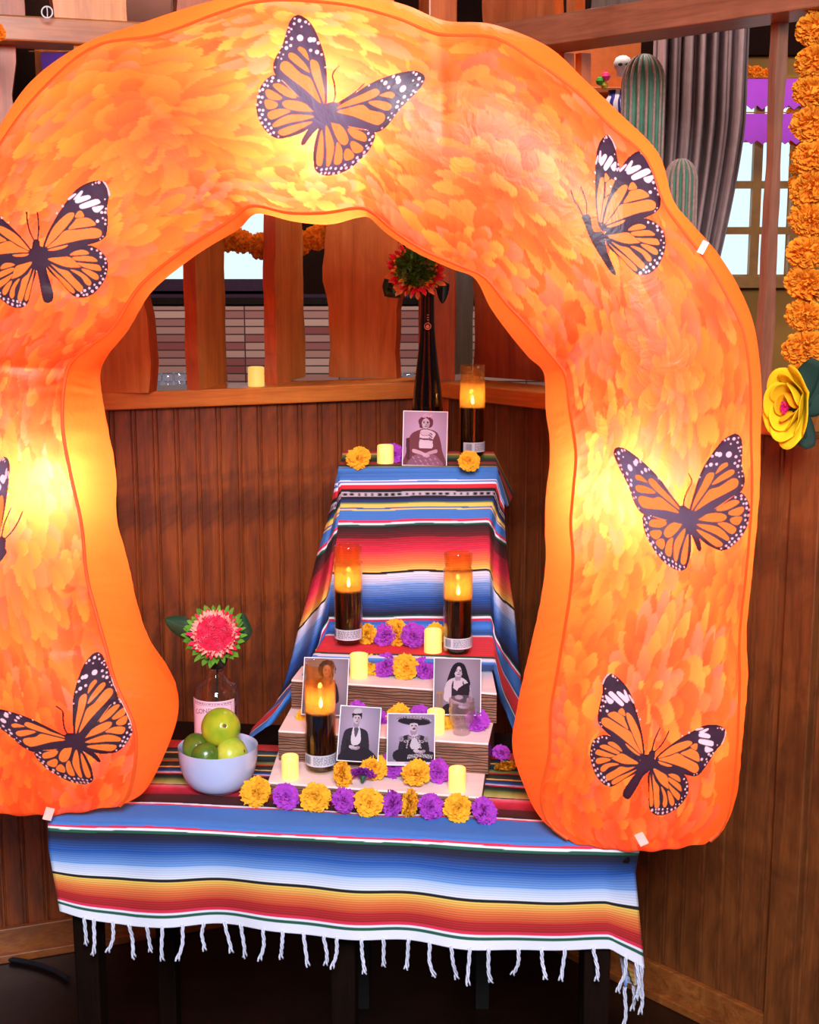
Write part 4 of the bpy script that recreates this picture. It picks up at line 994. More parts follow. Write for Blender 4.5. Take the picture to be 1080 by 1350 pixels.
# ------------------------------------------------------------------ candles
def jar_glass():
    m = thin_glass('amber_candle_glass', (1, .84, .62), lin(255, 190, 100), .12); t = m.node_tree
    mh = [n for n in t.nodes if n.type == 'MIX_SHADER' and n.inputs[2].links[0].from_node.type == 'BSDF_TRANSLUCENT'][0]
    tc = t.nodes.new('ShaderNodeTexCoord'); sp = t.nodes.new('ShaderNodeSeparateXYZ'); mr = t.nodes.new('ShaderNodeMapRange')
    t.links.new(tc.outputs['Object'], sp.inputs[0]); t.links.new(sp.outputs[2], mr.inputs[0])
    mr.inputs[1].default_value = .112; mr.inputs[2].default_value = .118; mr.inputs[3].default_value = .0; mr.inputs[4].default_value = .34  # haze kept above the wax, shaping the candle's glow into the glass
    m2 = t.nodes.new('ShaderNodeMapRange'); m2.inputs[1].default_value = .166; m2.inputs[2].default_value = .172; m2.inputs[3].default_value = 1; m2.inputs[4].default_value = .22
    mu = t.nodes.new('ShaderNodeMath'); mu.operation = 'MULTIPLY'
    t.links.new(sp.outputs[2], m2.inputs[0]); t.links.new(mr.outputs[0], mu.inputs[0]); t.links.new(m2.outputs[0], mu.inputs[1])
    t.links.new(mu.outputs[0], mh.inputs[0]); return m
M_JAR = jar_glass()
M_JARW = thin_glass('clear_candle_glass', (1, .93, .82), lin(255, 200, 140), .08)
M_WAXB = plain('black_candle_wax', lin(16, 7, 7), .12, .2, 20, Coat_Weight=.6)
M_FLAME = emit('candle_flame', (1.0, .78, .42), 14.0)
M_WICK = plain('black_wick', (.01, .008, .006), .9)
def label_mat(name, seed):
    t = NT(name); return t
M_LBL = plain('silver_white_label_paper', lin(196, 192, 206), .45)
M_TXT = plain('dark_print', lin(70, 66, 84), .6)
def prayer_candle(x, ybase, z, lab, fill=.56, rot=0):
    q = at_z(x, ybase, z)
    q.y += .03
    t_ = thing('glass_candle', lab, 'candle', q, rot, 'tall black wax candles in glass jars')
    r, H = .0288, .208
    jar = [(.024, .0), (.0275, .004), (r, .012), (r, H-.040), (r+.0008, H-.038), (r+.0008, H-.035), (r-.0018, H-.033), (r-.0028, H-.028), (r-.0012, H-.022), (r-.0008, H-.012), (r-.0008, H-.004), (r-.002, H), (r-.0042, H-.001), (r-.0042, H-.026), (r-.003, H-.034), (r-.0022, H-.045), (r-.0022, .010)]
    MB().lathe(jar, 36, caps=False).build('glass_jar', M_JAR, t_, True)
    MB().lathe([(.001, .006), (r-.004, .006), (r-.0024, .012), (r-.0024, H*fill), (r-.004, H*fill-.002), (.001, H*fill-.004)], 36).build('wax', M_WAXB, t_, True)
    MB().tube([(0, 0, H*fill-.006), (.001, 0, H*fill+.008)], .0009, 6).build('wick', M_WICK, t_)
    MB().lathe([(.0005, 0), (.0028, .003), (.0036, .007), (.0028, .012), (.0012, .017), (.0003, .020)], 12, c=(.001, 0, H*fill+.004)).build('flame', M_FLAME, t_, True)
    # printed label around the lower jar with bar code and small type
    lb = MB(); n = 26; a0, a1 = R(-90-84), R(-90+84)
    vs = []; fs = []
    for k in range(n+1):
        a = a0+(a1-a0)*k/n
        vs += [((r+.0004)*cos(a), (r+.0004)*sin(a), .016), ((r+.0004)*cos(a), (r+.0004)*sin(a), .038)]
    for k in range(n): fs.append((2*k, 2*k+2, 2*k+3, 2*k+1))
    lb.add(vs, fs); L = lb.build('label', M_LBL, t_, True)
    pr = MB(); rs = random.Random(int(x))
    def patch(aa, ab, z0, z1):
        m = max(1, int((ab-aa)/R(6))); vs = []; fs = []
        for k in range(m+1):
            a = aa+(ab-aa)*k/m; vs += [((r+.0007)*cos(a), (r+.0007)*sin(a), z0), ((r+.0007)*cos(a), (r+.0007)*sin(a), z1)]
        pr.add(vs, [(2*k, 2*k+2, 2*k+3, 2*k+1) for k in range(m)])
    a = R(-90-70)
    while a < R(-90-42): w_ = R(rs.uniform(.9, 2.4)); patch(a, a+w_, .020, .035); a += w_+R(rs.uniform(.9, 2.2))
    for k in range(6):
        zz_ = .0345-k*.0028; a = R(-90-30)
        while a < R(-90+66): w_ = R(rs.uniform(4, 14)); patch(a, min(a+w_, R(-90+68)), zz_-.0006, zz_+.0006); a += w_+R(3)
    pr.build('print', M_TXT, L)
    l = bpy.data.lights.new('candle_light', 'POINT'); l.energy = .13; l.color = (1, .56, .18); l.shadow_soft_size = .005
    lo = bpy.data.objects.new('candle_light', l); C.objects.link(lo); lo.parent = t_; lo.location = (0, -.003, H*fill+.026)
    return t_
prayer_candle(422, 1023, Z1s, 'tall black candle in a glass jar standing on the lowest tread', .565, .1)
prayer_candle(459, 855, ZS+.002, 'tall black candle at the left end of the red blanket shelf', .565, -.25)
prayer_candle(604, 867, ZS+.002, 'tall black candle at the right end of the red blanket shelf', .56, .2)
prayer_candle(623, 606, ZT+.002, 'tall black candle on the top of the draped altar', .56, .7)

def votive_mat():
    t = NT('yellow_led_candle_plastic'); n = t.noise(t.coord(), 60, 2)
    tc = t.n('ShaderNodeTexCoord'); sp = t.n('ShaderNodeSeparateXYZ'); t.l(tc.outputs['Object'], sp.inputs[0])
    c = t.ramp(n, [(.3, lin(246, 206, 116)), (.7, lin(252, 216, 130))])
    m = t.pbr(c, .45); t.b.inputs['Emission Color'].default_value = (1, .66, .12, 1); t.b.inputs['Emission Strength'].default_value = .6
    t.b.inputs['Subsurface Weight'].default_value = .0; return m
M_VOT = votive_mat(); M_LED = emit('led_flame_glow', (1, .7, .25), 1.6)
def votive(x, ybase, z, lab, rpx=12.3, hpx=32):
    q = at_z(x, ybase, z); r = rpx*q.y/FPX; h = hpx*q.y/FPX*1.03; q.y += r*.8
    t_ = thing('led_votive', lab, 'candle', q, 0, 'yellow battery votive candles')
    wob = [random.Random(int(x)).uniform(-.03, .03) for _ in range(6)]
    MB().lathe([(r*.92, 0), (r, r*.08), (r, h*.9), (r*.97, h*.97), (r*.88, h), (r*.74, h*.985), (r*.62, h*.9), (r*.2, h*.87), (.0005, h*.87)], 32, rfun=lambda a, z: 1+(.025*sin(a*2+x)+.02*sin(a*3))*(z > h*.85)).build('body', M_VOT, t_, True)
    MB().lathe([(.0004, 0), (r*.16, h*.03), (r*.2, h*.06), (r*.1, h*.10), (.0003, h*.13)], 10, c=(0, 0, h*.865)).build('flame_tip', M_LED, t_, True)
    return t_
votive(382, 1029, Z1s, 'yellow votive candle at the left end of the lowest tread')
votive(603, 1045, Z1s, 'yellow votive candle at the right end of the lowest tread')
votive(473, 895, Z3s, 'yellow votive candle on the top tread')
votive(571, 863, ZS+.002, 'yellow votive candle on the red blanket shelf')
votive(508, 613, ZT+.002, 'yellow votive candle on top of the draped altar', 11.2, 25)
votive(337, 510, LEDGE_Z, 'yellow votive candle alone on the wooden ledge', 11, 25)
votive(575, 969, Z2s, 'yellow votive candle hidden behind the sombrero photograph on the middle tread')

# ------------------------------------------------------------------ photographs
def canvas(w_=96, h_=124, bg=(150, 140, 170), vig=.35):
    Y, X = np.mgrid[0:h_, 0:w_]; X = (X+.5)/w_*100; Y = (Y+.5)/h_*130
    d = np.hypot((X-50)/70, (Y-45)/90); c = np.array(bg)[None, None]*(1.16-vig*np.clip(d, 0, 1.3))[..., None]
    return c.astype(float), X, Y
SKIN, SKIN2, DARKC, MIDC, LITE = (206, 190, 206), (160, 142, 164), (34, 26, 40), (96, 84, 104), (222, 214, 228)
def draw(cv, pts, col, smooth=True, a=1.0):
    im, X, Y = cv; p = sm(pts, 4) if smooth and len(pts) > 3 else np.array(pts, float); m = inside(p, X, Y); im[m] = im[m]*(1-a)+np.array(col)*a
def ell(cv, cx, cy, rx, ry, col, rot=0, a=1.0):
    im, X, Y = cv; dx, dy = X-cx, Y-cy; u = dx*cos(rot)+dy*sin(rot); v = -dx*sin(rot)+dy*cos(rot)
    m = (u/rx)**2+(v/ry)**2 < 1; im[m] = im[m]*(1-a)+np.array(col)*a
def face(cv, cx, cy, s, moust=False, tilt=0, lady=False):
    ell(cv, cx-3*s, cy+13*s, 4.5*s, 9*s, SKIN2); ell(cv, cx+1.5*s, cy+13*s, 4.5*s, 8*s, SKIN2)
    ell(cv, cx, cy, 9*s, 12*s, SKIN, tilt); ell(cv, cx+5*s, cy+3*s, 4*s, 8*s, SKIN2, tilt, .6)
    for e in (-1, 1):
        ell(cv, cx+e*3.8*s, cy-1.5*s, 2.1*s, 1.1*s, (70, 56, 76), tilt); ell(cv, cx+e*3.8*s, cy-4.2*s, 2.8*s, .8*s, DARKC, tilt+e*.15)
    ell(cv, cx+.6*s, cy+2.4*s, 1.3*s, 2.2*s, SKIN2); ell(cv, cx, cy+6.6*s, 3*s, 1.0*s, (110, 70, 90))
    if moust: ell(cv, cx, cy+5.2*s, 4*s, 1.3*s, DARKC)
def suit(cv, cx, sy, col, w_=30, tie=True, shirt=LITE):
    draw(cv, [(cx-7, sy), (cx-w_*.8, sy+7), (cx-w_, sy+26), (cx-w_-3, sy+60), (cx-w_, 132), (cx+w_, 132), (cx+w_+3, sy+60), (cx+w_, sy+26), (cx+w_*.8, sy+7), (cx+7, sy)], col)
    draw(cv, [(cx-7, sy-1), (cx+7, sy-1), (cx+4, sy+20), (cx, sy+36), (cx-4, sy+20)], shirt, False)
    if tie: draw(cv, [(cx-1.6, sy+3), (cx+1.6, sy+3), (cx+2.4, sy+28), (cx, sy+33), (cx-2.4, sy+28)], DARKC, False); draw(cv, [(cx-6, sy+1), (cx+6, sy+5), (cx+6, sy+1), (cx-6, sy+5)], DARKC, False)
    draw(cv, [(cx-w_*.7, sy+30), (cx-w_*.55, sy+30), (cx-w_*.5, sy+66), (cx-w_*.62, sy+66)], tuple(c*.6 for c in col), False, .7)
def hands(cv, x, y, s=1.0):
    ell(cv, x-5*s, y, 8*s, 4.4*s, SKIN, .25); ell(cv, x+6*s, y+1*s, 8*s, 4*s, SKIN2, -.3); ell(cv, x, y+1.5*s, 6*s, 3.4*s, SKIN)
    for k in range(4): ell(cv, x-6*s+k*3*s, y+3.4*s, 1.0*s, 2.4*s, SKIN2, .5)
def sombrero(cv, cx, cy, w_, h_, tilt=0.05):
    ell(cv, cx, cy, w_, h_, (120, 106, 124), tilt); ell(cv, cx, cy+1.5, w_*.93, h_*.82, (58, 46, 62), tilt); 
    ell(cv, cx, cy-h_*.55, w_*.42, h_*.62, (150, 134, 150), tilt); ell(cv, cx, cy+2.5, w_*.86, h_*.62, DARKC, tilt)
    for k in range(17):
        a = pi+pi*k/16; ell(cv, cx+w_*.95*cos(a), cy+h_*.9*sin(a), 1.3, 1.0, LITE)
def caption(cv, col, n=9):
    im, X, Y = cv; m = Y > 122.5; im[m] = (232, 220, 236)
    rs = random.Random(n); x = 38
    while x < 62: wd = rs.uniform(2, 5); mm = (abs(Y-126) < 1.0) & (X > x) & (X < x+wd); im[mm] = col; x += wd+1.2
def portrait_flower_lady():
    cv = canvas(bg=(188, 156, 190), vig=.25); br = (120, 64, 74)
    draw(cv, [(36, 30), (34, 20), (42, 12), (58, 9), (66, 16), (68, 26), (62, 36), (40, 38)], (110, 50, 70))
    for k in range(9): ell(cv, 45+k*2.6, 10-3*sin(k*.4)+(k % 3), 4, 3.4, (226, 190, 214) if k % 2 else (206, 160, 196))
    face(cv, 51, 27, 1.0)
    draw(cv, [(42, 40), (20, 50), (12, 66), (8, 92), (4, 132), (96, 132), (90, 88), (84, 60), (76, 46), (60, 40)], br)
    draw(cv, [(42, 42), (60, 42), (74, 50), (68, 64), (66, 84), (38, 84), (38, 60), (38, 50)], (228, 206, 226))
    draw(cv, [(38, 60), (68, 62), (68, 66), (38, 64)], (120, 70, 90), False); draw(cv, [(36, 84), (68, 84), (68, 89), (36, 89)], (110, 56, 70), False)
    ell(cv, 50, 50, 11, 6, (150, 90, 120), a=.6); ell(cv, 50, 49, 10, 5, (214, 190, 212)); 
    for k in range(7): ell(cv, 63+3*sin(k*2.1), 50+k*2, 1.8, 1.6, (130, 80, 110))
    draw(cv, [(14, 124), (22, 104), (40, 96), (66, 96), (82, 106), (90, 124)], (146, 96, 122))
    for k in range(46): ell(cv, 22+(k*17 % 62), 104+(k*7 % 19), 1.3, 1.1, (186, 140, 168))
    draw(cv, [(22, 86), (34, 88), (50, 95), (50, 100), (34, 97), (22, 93)], (214, 172, 194)); draw(cv, [(78, 86), (68, 88), (52, 95), (54, 100), (68, 96), (78, 93)], (204, 160, 184))
    ell(cv, 51, 99, 8, 4, (220, 180, 202), .25); ell(cv, 56, 101.5, 6, 3, (208, 166, 188), -.2)
    draw(cv, [(6, 62), (14, 60), (16, 110), (8, 112)], (90, 44, 56), False); caption(cv, (220, 140, 150), 3); return cv
def portrait_charro(flip=False, bow=True, moust=True, seed=0):
    cv = canvas(bg=(172, 158, 190)); dk = (44, 34, 48)
    cx = 50 if not flip else 56
    suit(cv, cx, 52, dk, 32, False)
    for e in (-1, 1):
        for k in range(8): ell(cv, cx+e*(9+k*.9), 54+k*4.6, 1.6, 1.4, LITE)
        for k in range(6): ell(cv, cx+e*27+3*cos(k), 64+3*sin(k)*1.6, 2.6, 3.2, (150, 138, 156), k)
        ell(cv, cx+e*17, 70, 5, 3, (190, 180, 196), .2*e); ell(cv, cx+e*17, 70, 3, 1.6, dk)
    draw(cv, [(cx-9, 52), (cx+9, 52), (cx+6, 62), (cx+14, 84), (cx, 92), (cx-8, 82), (cx-4, 62)], (206, 196, 214))
    if bow:
        draw(cv, [(cx-12, 54), (cx, 58), (cx+13, 53), (cx+11, 66), (cx+1, 61), (cx-12, 68)], (128, 112, 132)); 
        for k in range(8): ell(cv, cx-9+k*2.6, 60+(k % 2)*2, 1, 1, LITE)
    draw(cv, [(cx-36, 92), (cx+40, 96), (cx+44, 122), (cx-36, 122)], (36, 28, 40)); 
    for k in range(16): draw(cv, [(cx-12+k*3.4, 100+abs(k-8)*.6), (cx-10.6+k*3.4, 100+abs(k-8)*.6), (cx-12+k*3.4, 110+abs(k-8)*.6), (cx-13.6+k*3.4, 110+abs(k-8)*.6)], LITE, False)
    hands(cv, cx+12, 95); face(cv, cx, 32, 1.02, moust, -.05)
    ell(cv, cx, 22, 9.5, 3.5, DARKC); sombrero(cv, cx, 17, 38, 12, .06); ell(cv, cx, 27, 9, 4.5, SKIN); 
    for e in (-1, 1): ell(cv, cx+e*3.8, 29.4, 2.6, .9, DARKC)
    caption(cv, (120, 110, 190), 5+seed); return cv
def portrait_suit(cx=50, moust=False, light_shirt=False, cap=True, hair=(30, 22, 36), boater=False):
    cv = canvas(bg=(168, 154, 184)); suit(cv, cx, 50, (46, 38, 52), 33, not light_shirt)
    if light_shirt: draw(cv, [(cx-8, 50), (cx+8, 50), (cx+12, 86), (cx-10, 90)], LITE); draw(cv, [(cx-5, 50), (cx+6, 52), (cx+1, 72), (cx-3, 70)], (90, 80, 100))
    draw(cv, [(8, 112), (30, 96), (70, 98), (96, 116), (98, 132), (2, 132)], (38, 30, 44)); hands(cv, cx-2, 98, 1.05)
    face(cv, cx, 29, 1.0, moust, .08)
    draw(cv, [(cx-11, 28), (cx-12, 18), (cx-5, 11), (cx+6, 10), (cx+12, 17), (cx+11, 30), (cx+8, 22), (cx-2, 20), (cx-8, 22)], hair)
    if boater: ell(cv, cx-1, 17, 13, 3.2, (40, 32, 44), -.15); draw(cv, [(cx-9, 16), (cx-7, 6), (cx+8, 4), (cx+10, 14)], (200, 190, 208))
    if cap: caption(cv, (150, 140, 170), 8)
    return cv
def portrait_lady(hair=(26, 18, 30), long=True, dark=False, cap=False):
    cv = canvas(bg=(150, 138, 160)); cx = 52
    if long: draw(cv, [(cx-12, 16), (cx, 8), (cx+13, 14), (cx+20, 34), (cx+26, 60), (cx+14, 66), (cx-14, 60), (cx-26, 62), (cx-20, 36)], hair)
    else:
        for k in range(14): ell(cv, cx+15*cos(k*.5-3.6), 26+17*sin(k*.5-3.6), 6, 6, tuple(c+14*(k % 2) for c in hair))
    draw(cv, [(cx-7, 44), (cx-24, 54), (cx-30, 78), (cx-26, 100), (cx+26, 104), (cx+28, 76), (cx+20, 54), (cx+7, 44)], (40, 32, 44) if dark else SKIN)
    if not dark:
        draw(cv, [(cx-14, 66), (cx, 76), (cx+16, 64), (cx+18, 84), (cx+16, 104), (cx-16, 104), (cx-14, 84)], (40, 30, 44))
        draw(cv, [(cx-15, 66), (cx-12, 52), (cx-10, 52), (cx-11, 68)], (40, 30, 44), False); draw(cv, [(cx+14, 66), (cx+11, 52), (cx+9, 52), (cx+11, 68)], (40, 30, 44), False)
        draw(cv, [(cx-2, 74), (cx+16, 58), (cx+24, 60), (cx+24, 88), (cx+10, 92)], (30, 22, 34)); ell(cv, cx+2, 90, 9, 5, SKIN)
        draw(cv, [(cx-30, 70), (cx-22, 70), (cx-14, 94), (cx+14, 106), (cx+10, 114), (cx-20, 104)], SKIN); draw(cv, [(cx+26, 70), (cx+30, 84), (cx+24, 110), (cx+8, 116), (cx+6, 110), (cx+20, 100)], SKIN2)
        draw(cv, [(cx-24, 106), (cx+24, 112), (cx+34, 132), (cx-34, 132)], (34, 26, 38)); hands(cv, cx+12, 112, .9)
        for xx in (6, 14): draw(cv, [(xx, 78), (xx+4, 78), (xx+5, 130), (xx, 130)], (150, 110, 90), False)
        draw(cv, [(4, 78), (22, 78), (22, 83), (4, 83)], (170, 130, 100), False)
    else:
        draw(cv, [(cx-8, 46), (cx+8, 46), (cx+3, 66), (cx-3, 66)], SKIN); hands(cv, cx, 104)
    face(cv, cx, 30, 1.02, lady=True)
    if long: draw(cv, [(cx-11, 30), (cx-9, 18), (cx+2, 14), (cx-2, 20), (cx-8, 34)], hair); draw(cv, [(cx+11, 32), (cx+9, 20), (cx+2, 14), (cx+6, 24), (cx+9, 38)], hair)
    return cv
M_PHOTO = vcol('printed_photograph', .75, Specular_IOR_Level=.15)
def photo(corners, Ys, cv, name_lab, lean=None):
    """corners: tl, tr, br, bl traced; Ys: depth of top and bottom edge"""
    tl, tr, br, bl_ = corners; Yt, Yb = Ys
    TL, TR, BR, BL = at_y(*tl, Yt), at_y(*tr, Yt), at_y(*br, Yb), at_y(*bl_, Yb)
    ex = ((TR-TL)+(BR-BL))*.5; ez = ((TL-BL)+(TR-BR))*.5; w_, h_ = ex.length, ez.length
    ex.normalize(); ez = (ez-ex*ez.dot(ex)).normalized(); ey = ez.cross(ex)
    c = (BL+BR)*.5
    M = Matrix((ex, ey, ez)).transposed()
    t_ = thing('photograph', name_lab, 'photo', c, 0, 'black and white photographs on the altar'); t_.rotation_euler = M.to_euler()
    MB().box((0, .0009, h_/2), (w_, .0012, h_)).build('card', WHITE, t_)
    im = cv[0]; hh, wd = im.shape[:2]
    mg = .0016
    xs = np.linspace(-w_/2+mg, w_/2-mg, wd+1); zs = np.linspace(h_-mg, mg, hh+1)
    vx, vz = np.meshgrid(xs, zs); V = np.stack([vx, np.full_like(vx, -.0001), vz], -1).reshape(-1, 3)
    I = np.arange((hh+1)*(wd+1)).reshape(hh+1, wd+1); Q = np.stack([I[:-1, :-1], I[1:, :-1], I[1:, 1:], I[:-1, 1:]], -1).reshape(-1, 4)
    g = np.clip(im, 0, 255)/255*.84; g = np.where(g < .04, g/12.92, ((g+.055)/1.055)**2.4)
    raw_mesh('print', V, Q, M_PHOTO, g.reshape(-1, 3), t_, False, True)
    return t_
photo([(533, 541), (592, 543), (589, 619), (530, 618)], (3.03, 3.0), portrait_flower_lady(), 'sepia photograph of a seated person in a shawl with flowers in the hair')
photo([(478, 726), (537, 727), (537, 802), (478, 801)], (2.955, 2.925), portrait_charro(seed=1), 'upper left photograph of a person in a wide sombrero, pinned to the blanket')
photo([(559, 728), (618, 727), (618, 803), (560, 803)], (2.955, 2.925), portrait_suit(54, hair=(26, 18, 30)), 'photograph of a dark-haired person in a dark suit, pinned to the blanket')
photo([(397, 866), (457, 868), (457, 944), (397, 942)], (2.645, 2.585), portrait_lady(long=False, dark=True, hair=(44, 34, 46)), 'photograph of a curly-haired person leaning behind the front black candle')
photo([(571, 867), (634, 868), (634, 944), (571, 942)], (2.578, 2.530), portrait_lady(), 'photograph of a long-haired person seated on a chair, beside the skull glass')
photo([(446, 928), (501, 934), (498, 1005), (444, 1004)], (2.49, 2.44), portrait_suit(42, light_shirt=True, cap=False, boater=True), 'photograph of a seated person in a jacket and small hat on the lowest tread')
photo([(511, 940), (575, 941), (573, 1010), (510, 1009)], (2.475, 2.43), portrait_charro(True, True, True, 2), 'lower right photograph of a person in a wide sombrero, on the lowest tread')

# ------------------------------------------------------------------ bowl of citrus
M_BOWL = plain('pale_blue_glazed_ceramic', lin(186, 192, 226), .18, .04, 10, Coat_Weight=.5)
bq = at_z(287, 1046, TZ+.003); bq.y += .02
bs = bq.y/FPX*1.02
Rb, Hb = 54*bs, 62*bs
bowl = thing('ceramic_bowl', 'pale blue ceramic bowl filled with limes on the striped blanket', 'bowl', bq)
def bprof(t): return (.50+.50*sin(t*pi/2)**.9)*Rb
prof = [(.001, .003), (Rb*.40, .003), (Rb*.41, 0), (Rb*.46, 0), (Rb*.47, .004)]
prof += [(Rb*(.47+.53*sin(k/14*pi/2)**.95), .005+Hb*(1-cos(k/14*pi/2)**.9)*.96) for k in range(1, 15)]
prof += [(Rb*.995, Hb*.985+.002), (Rb*.97, Hb*.98)]
prof += [(Rb*(.44+.52*sin(k/12*pi/2)**.95), .010+Hb*(1-cos(k/12*pi/2)**.9)*.93) for k in range(11, -1, -1)]+[(.001, .009)]
MB().lathe(prof, 48, caps=False).build('bowl_body', M_BOWL, bowl, True)
def citrus_mat(name, a, b):
    t = NT(name); tc = t.n('ShaderNodeTexCoord'); n = t.noise(t.coord((1, 1, 1)), 14, 3, .5)
    c = t.ramp(n, [(.36, a), (.64, b)])
    pores = t.noise(t.coord(), 420, 1)
    return t.pbr(c, .28, t.bump(pores, .25, .001), Coat_Weight=.25)
CIT = {'g': citrus_mat('yellow_green_citrus_peel', lin(120, 160, 30), lin(196, 190, 44)), 'd': citrus_mat('dark_green_lime_peel', lin(56, 96, 24), lin(112, 130, 40)), 'y': citrus_mat('yellow_lime_peel', lin(140, 172, 40), lin(206, 206, 76))}
M_STEM = plain('brown_fruit_stem_scar', lin(110, 86, 40), .8)
def citrus(x, y, rx, rz, dY, m, lab, tilt):
    q = at_y(x, y, bq.y+dY); s = q.y/FPX*1.01; r, h = rx*s, rz*s
    t_ = thing('citrus_fruit', lab, 'fruit', q, 0, 'limes in the bowl'); t_.rotation_euler = tilt
    pr = [(.0004, -h), (r*.08, -h*1.0)]+[(r*cos(a)*1.0, h*sin(a)*(1+.05*(abs(sin(a)) > .93))) for a in np.linspace(-1.42, 1.42, 22)]+[(r*.10, h*1.03), (r*.06, h*1.0), (.0004, h*.99)]
    MB().lathe(pr, 32, caps=False, rfun=lambda a, z: 1+.012*sin(3*a+z*60)).build('peel', CIT[m], t_, True)
    MB().lathe([(r*.09, 0), (r*.10, h*.03), (r*.05, h*.05), (.0004, h*.04)], 10, c=(0, 0, h*1.0)).build('stem_scar', M_STEM, t_, True)
citrus(259, 985, 19.5, 18, .004, 'd', 'dark green lime at the left in the pale blue bowl', (R(50), R(30), 0))
citrus(271, 997, 19.5, 17, -.026, 'd', 'small olive-green lime at the front of the pale blue bowl', (R(100), R(-20), 0))
citrus(306, 994, 24, 20, -.012, 'y', 'yellow-green lime at the right in the pale blue bowl', (R(20), R(70), 0))
citrus(291, 959, 27, 27, .010, 'g', 'largest yellow-green lime on top of the bowl', (R(60), R(40), 0))

# ------------------------------------------------------------------ bottles and husk flowers
def text_mesh(s, size):
    cu = bpy.data.curves.new('lettering', 'FONT'); cu.body = s; cu.size = size; cu.align_x = 'CENTER'; cu.align_y = 'CENTER'; cu.extrude = .00012; cu.resolution_u = 3
    o = bpy.data.objects.new('lettering', cu); C.objects.link(o); bpy.context.view_layer.update()
    me = bpy.data.meshes.new_from_object(o.evaluated_get(bpy.context.evaluated_depsgraph_get())); bpy.data.objects.remove(o); return me
def put_text(s, size, mat, parent, r, ang, z, rot=0, name='lettering'):
    """lettering on a cylinder of radius r at angle ang (0 = facing the viewer)"""
    me = text_mesh(s, size); me.materials.clear(); me.materials.append(mat)
    o = linka(bpy.data.objects.new(name, me), parent)
    a = -pi/2+ang; o.location = (r*cos(a), r*sin(a), z)
    o.rotation_euler = (Matrix.Rotation(ang, 3, 'Z') @ Matrix.Rotation(pi/2, 3, 'X') @ Matrix.Rotation(rot, 3, 'Z')).to_euler(); return o
M_PGLASS = thin_glass('clear_bottle_glass', (.97, .93, .88), (.9, .8, .7), .03)
M_PINK = plain('pink_label_paper', lin(238, 196, 214), .6, .04)
M_PINKD = plain('dark_rose_print', lin(120, 84, 100), .6)
b1 = at_y(287, 990, 2.60); b1.z = TZ+.003
s1 = 2.60/FPX*1.02
rb = 30*s1; hb = at_y(287, 908, 2.60).z-b1.z
bt = thing('clear_bottle', 'clear round-shouldered bottle with a pink label behind the bowl of limes', 'bottle', b1, R(-8))
neck = at_y(287, 878, 2.60).z-b1.z
MB().lathe([(.001, .004), (rb*.8, .002), (rb*.95, .004), (rb, .012), (rb, hb-.012), (rb*.97, hb), (rb*.86, hb+.010), (rb*.62, hb+.018), (rb*.42, hb+.024), (rb*.36, hb+.032), (rb*.36, neck-.006), (rb*.42, neck-.004), (rb*.42, neck), (rb*.32, neck), (rb*.30, neck-.01), (rb*.32, hb+.03), (rb*.55, hb+.017), (rb*.9, hb-.002), (rb*.95, hb-.012), (rb*.95, .012), (.001, .010)], 40, caps=False).build('glass_body', M_PGLASS, bt, True)
lb = MB(); n = 24; z0, z1 = .012, hb-.012; vs = []
for k in range(n+1):
    a = R(-90-72)+R(144)*k/n*.97; vs += [((rb+.0006)*cos(a), (rb+.0006)*sin(a), z0), ((rb+.0006)*cos(a), (rb+.0006)*sin(a), z1)]
lb.add(vs, [(2*k, 2*k+2, 2*k+3, 2*k+1) for k in range(n)]); lbl = lb.build('label', M_PINK, bt, True)
fr = MB()
def band(a0, a1, za, zb, mb=fr, rr=.0009):
    m = max(1, int(abs(a1-a0)/R(6))); vs = []
    for k in range(m+1):
        a = -pi/2+a0+(a1-a0)*k/m; vs += [((rb+rr)*cos(a), (rb+rr)*sin(a), za), ((rb+rr)*cos(a), (rb+rr)*sin(a), zb)]
    mb.add(vs, [(2*k, 2*k+2, 2*k+3, 2*k+1) for k in range(m)])
for ins in (.003, .0085):
    aa = R(68)-ins/rb; band(-aa, aa, z1-ins-.0007, z1-ins); band(-aa, aa, z0+ins, z0+ins+.0007); band(-aa, -aa+R(1), z0+ins, z1-ins); band(aa-R(1), aa, z0+ins, z1-ins)
rs = random.Random(3); a = -R(52)
while a < R(52): w_ = R(rs.uniform(3, 8)); band(a, a+w_, z1-.0066, z1-.0048); a += w_+R(2)
fr.build('label_print', M_PINKD, lbl)
for k, ch in enumerate('CONDE S'):
    if ch == ' ': continue
    a_ = R(-40+13.5*k); z = z1-.030+.011*cos((k-3.2)/3.4*1.1)
    put_text(ch, .0135, M_PINKD, lbl, rb+.0009, a_, z, R(34-11*k))
# ---- flowers made of husk petals
def ring_petals(mb, n, r0, r1, z0, z1, wd, mi, rs, jag=.1, cup=.1):
    for k in range(n):
        a = 2*pi*(k+rs.uniform(-.2, .2))/n; ca, sa = cos(a), sin(a); ra, rb_ = r0*(1+rs.uniform(-jag, jag)), r1*(1+rs.uniform(-jag, jag))
        w_ = wd*rs.uniform(.8, 1.15)
        def P_(r, s, z): return (r*ca-s*sa, r*sa+s*ca, z)
        zt = z1+rs.uniform(-.05, .05)*r1
        vs = [P_(ra, -w_*.5, z0), P_(ra, w_*.5, z0), P_((ra+rb_)/2, w_, (z0+zt)/2+cup*w_), P_((ra+rb_)/2, 0, (z0+zt)/2-cup*w_), P_((ra+rb_)/2, -w_, (z0+zt)/2+cup*w_), P_(rb_*.93, w_*.6, zt), P_(rb_*.93, -w_*.6, zt), P_(rb_, 0, zt-.1*w_)]
        mb.add(vs, [(0, 1, 3), (1, 2, 3), (0, 3, 4), (3, 2, 5), (3, 5, 7), (3, 7, 6), (4, 3, 6)], mi)
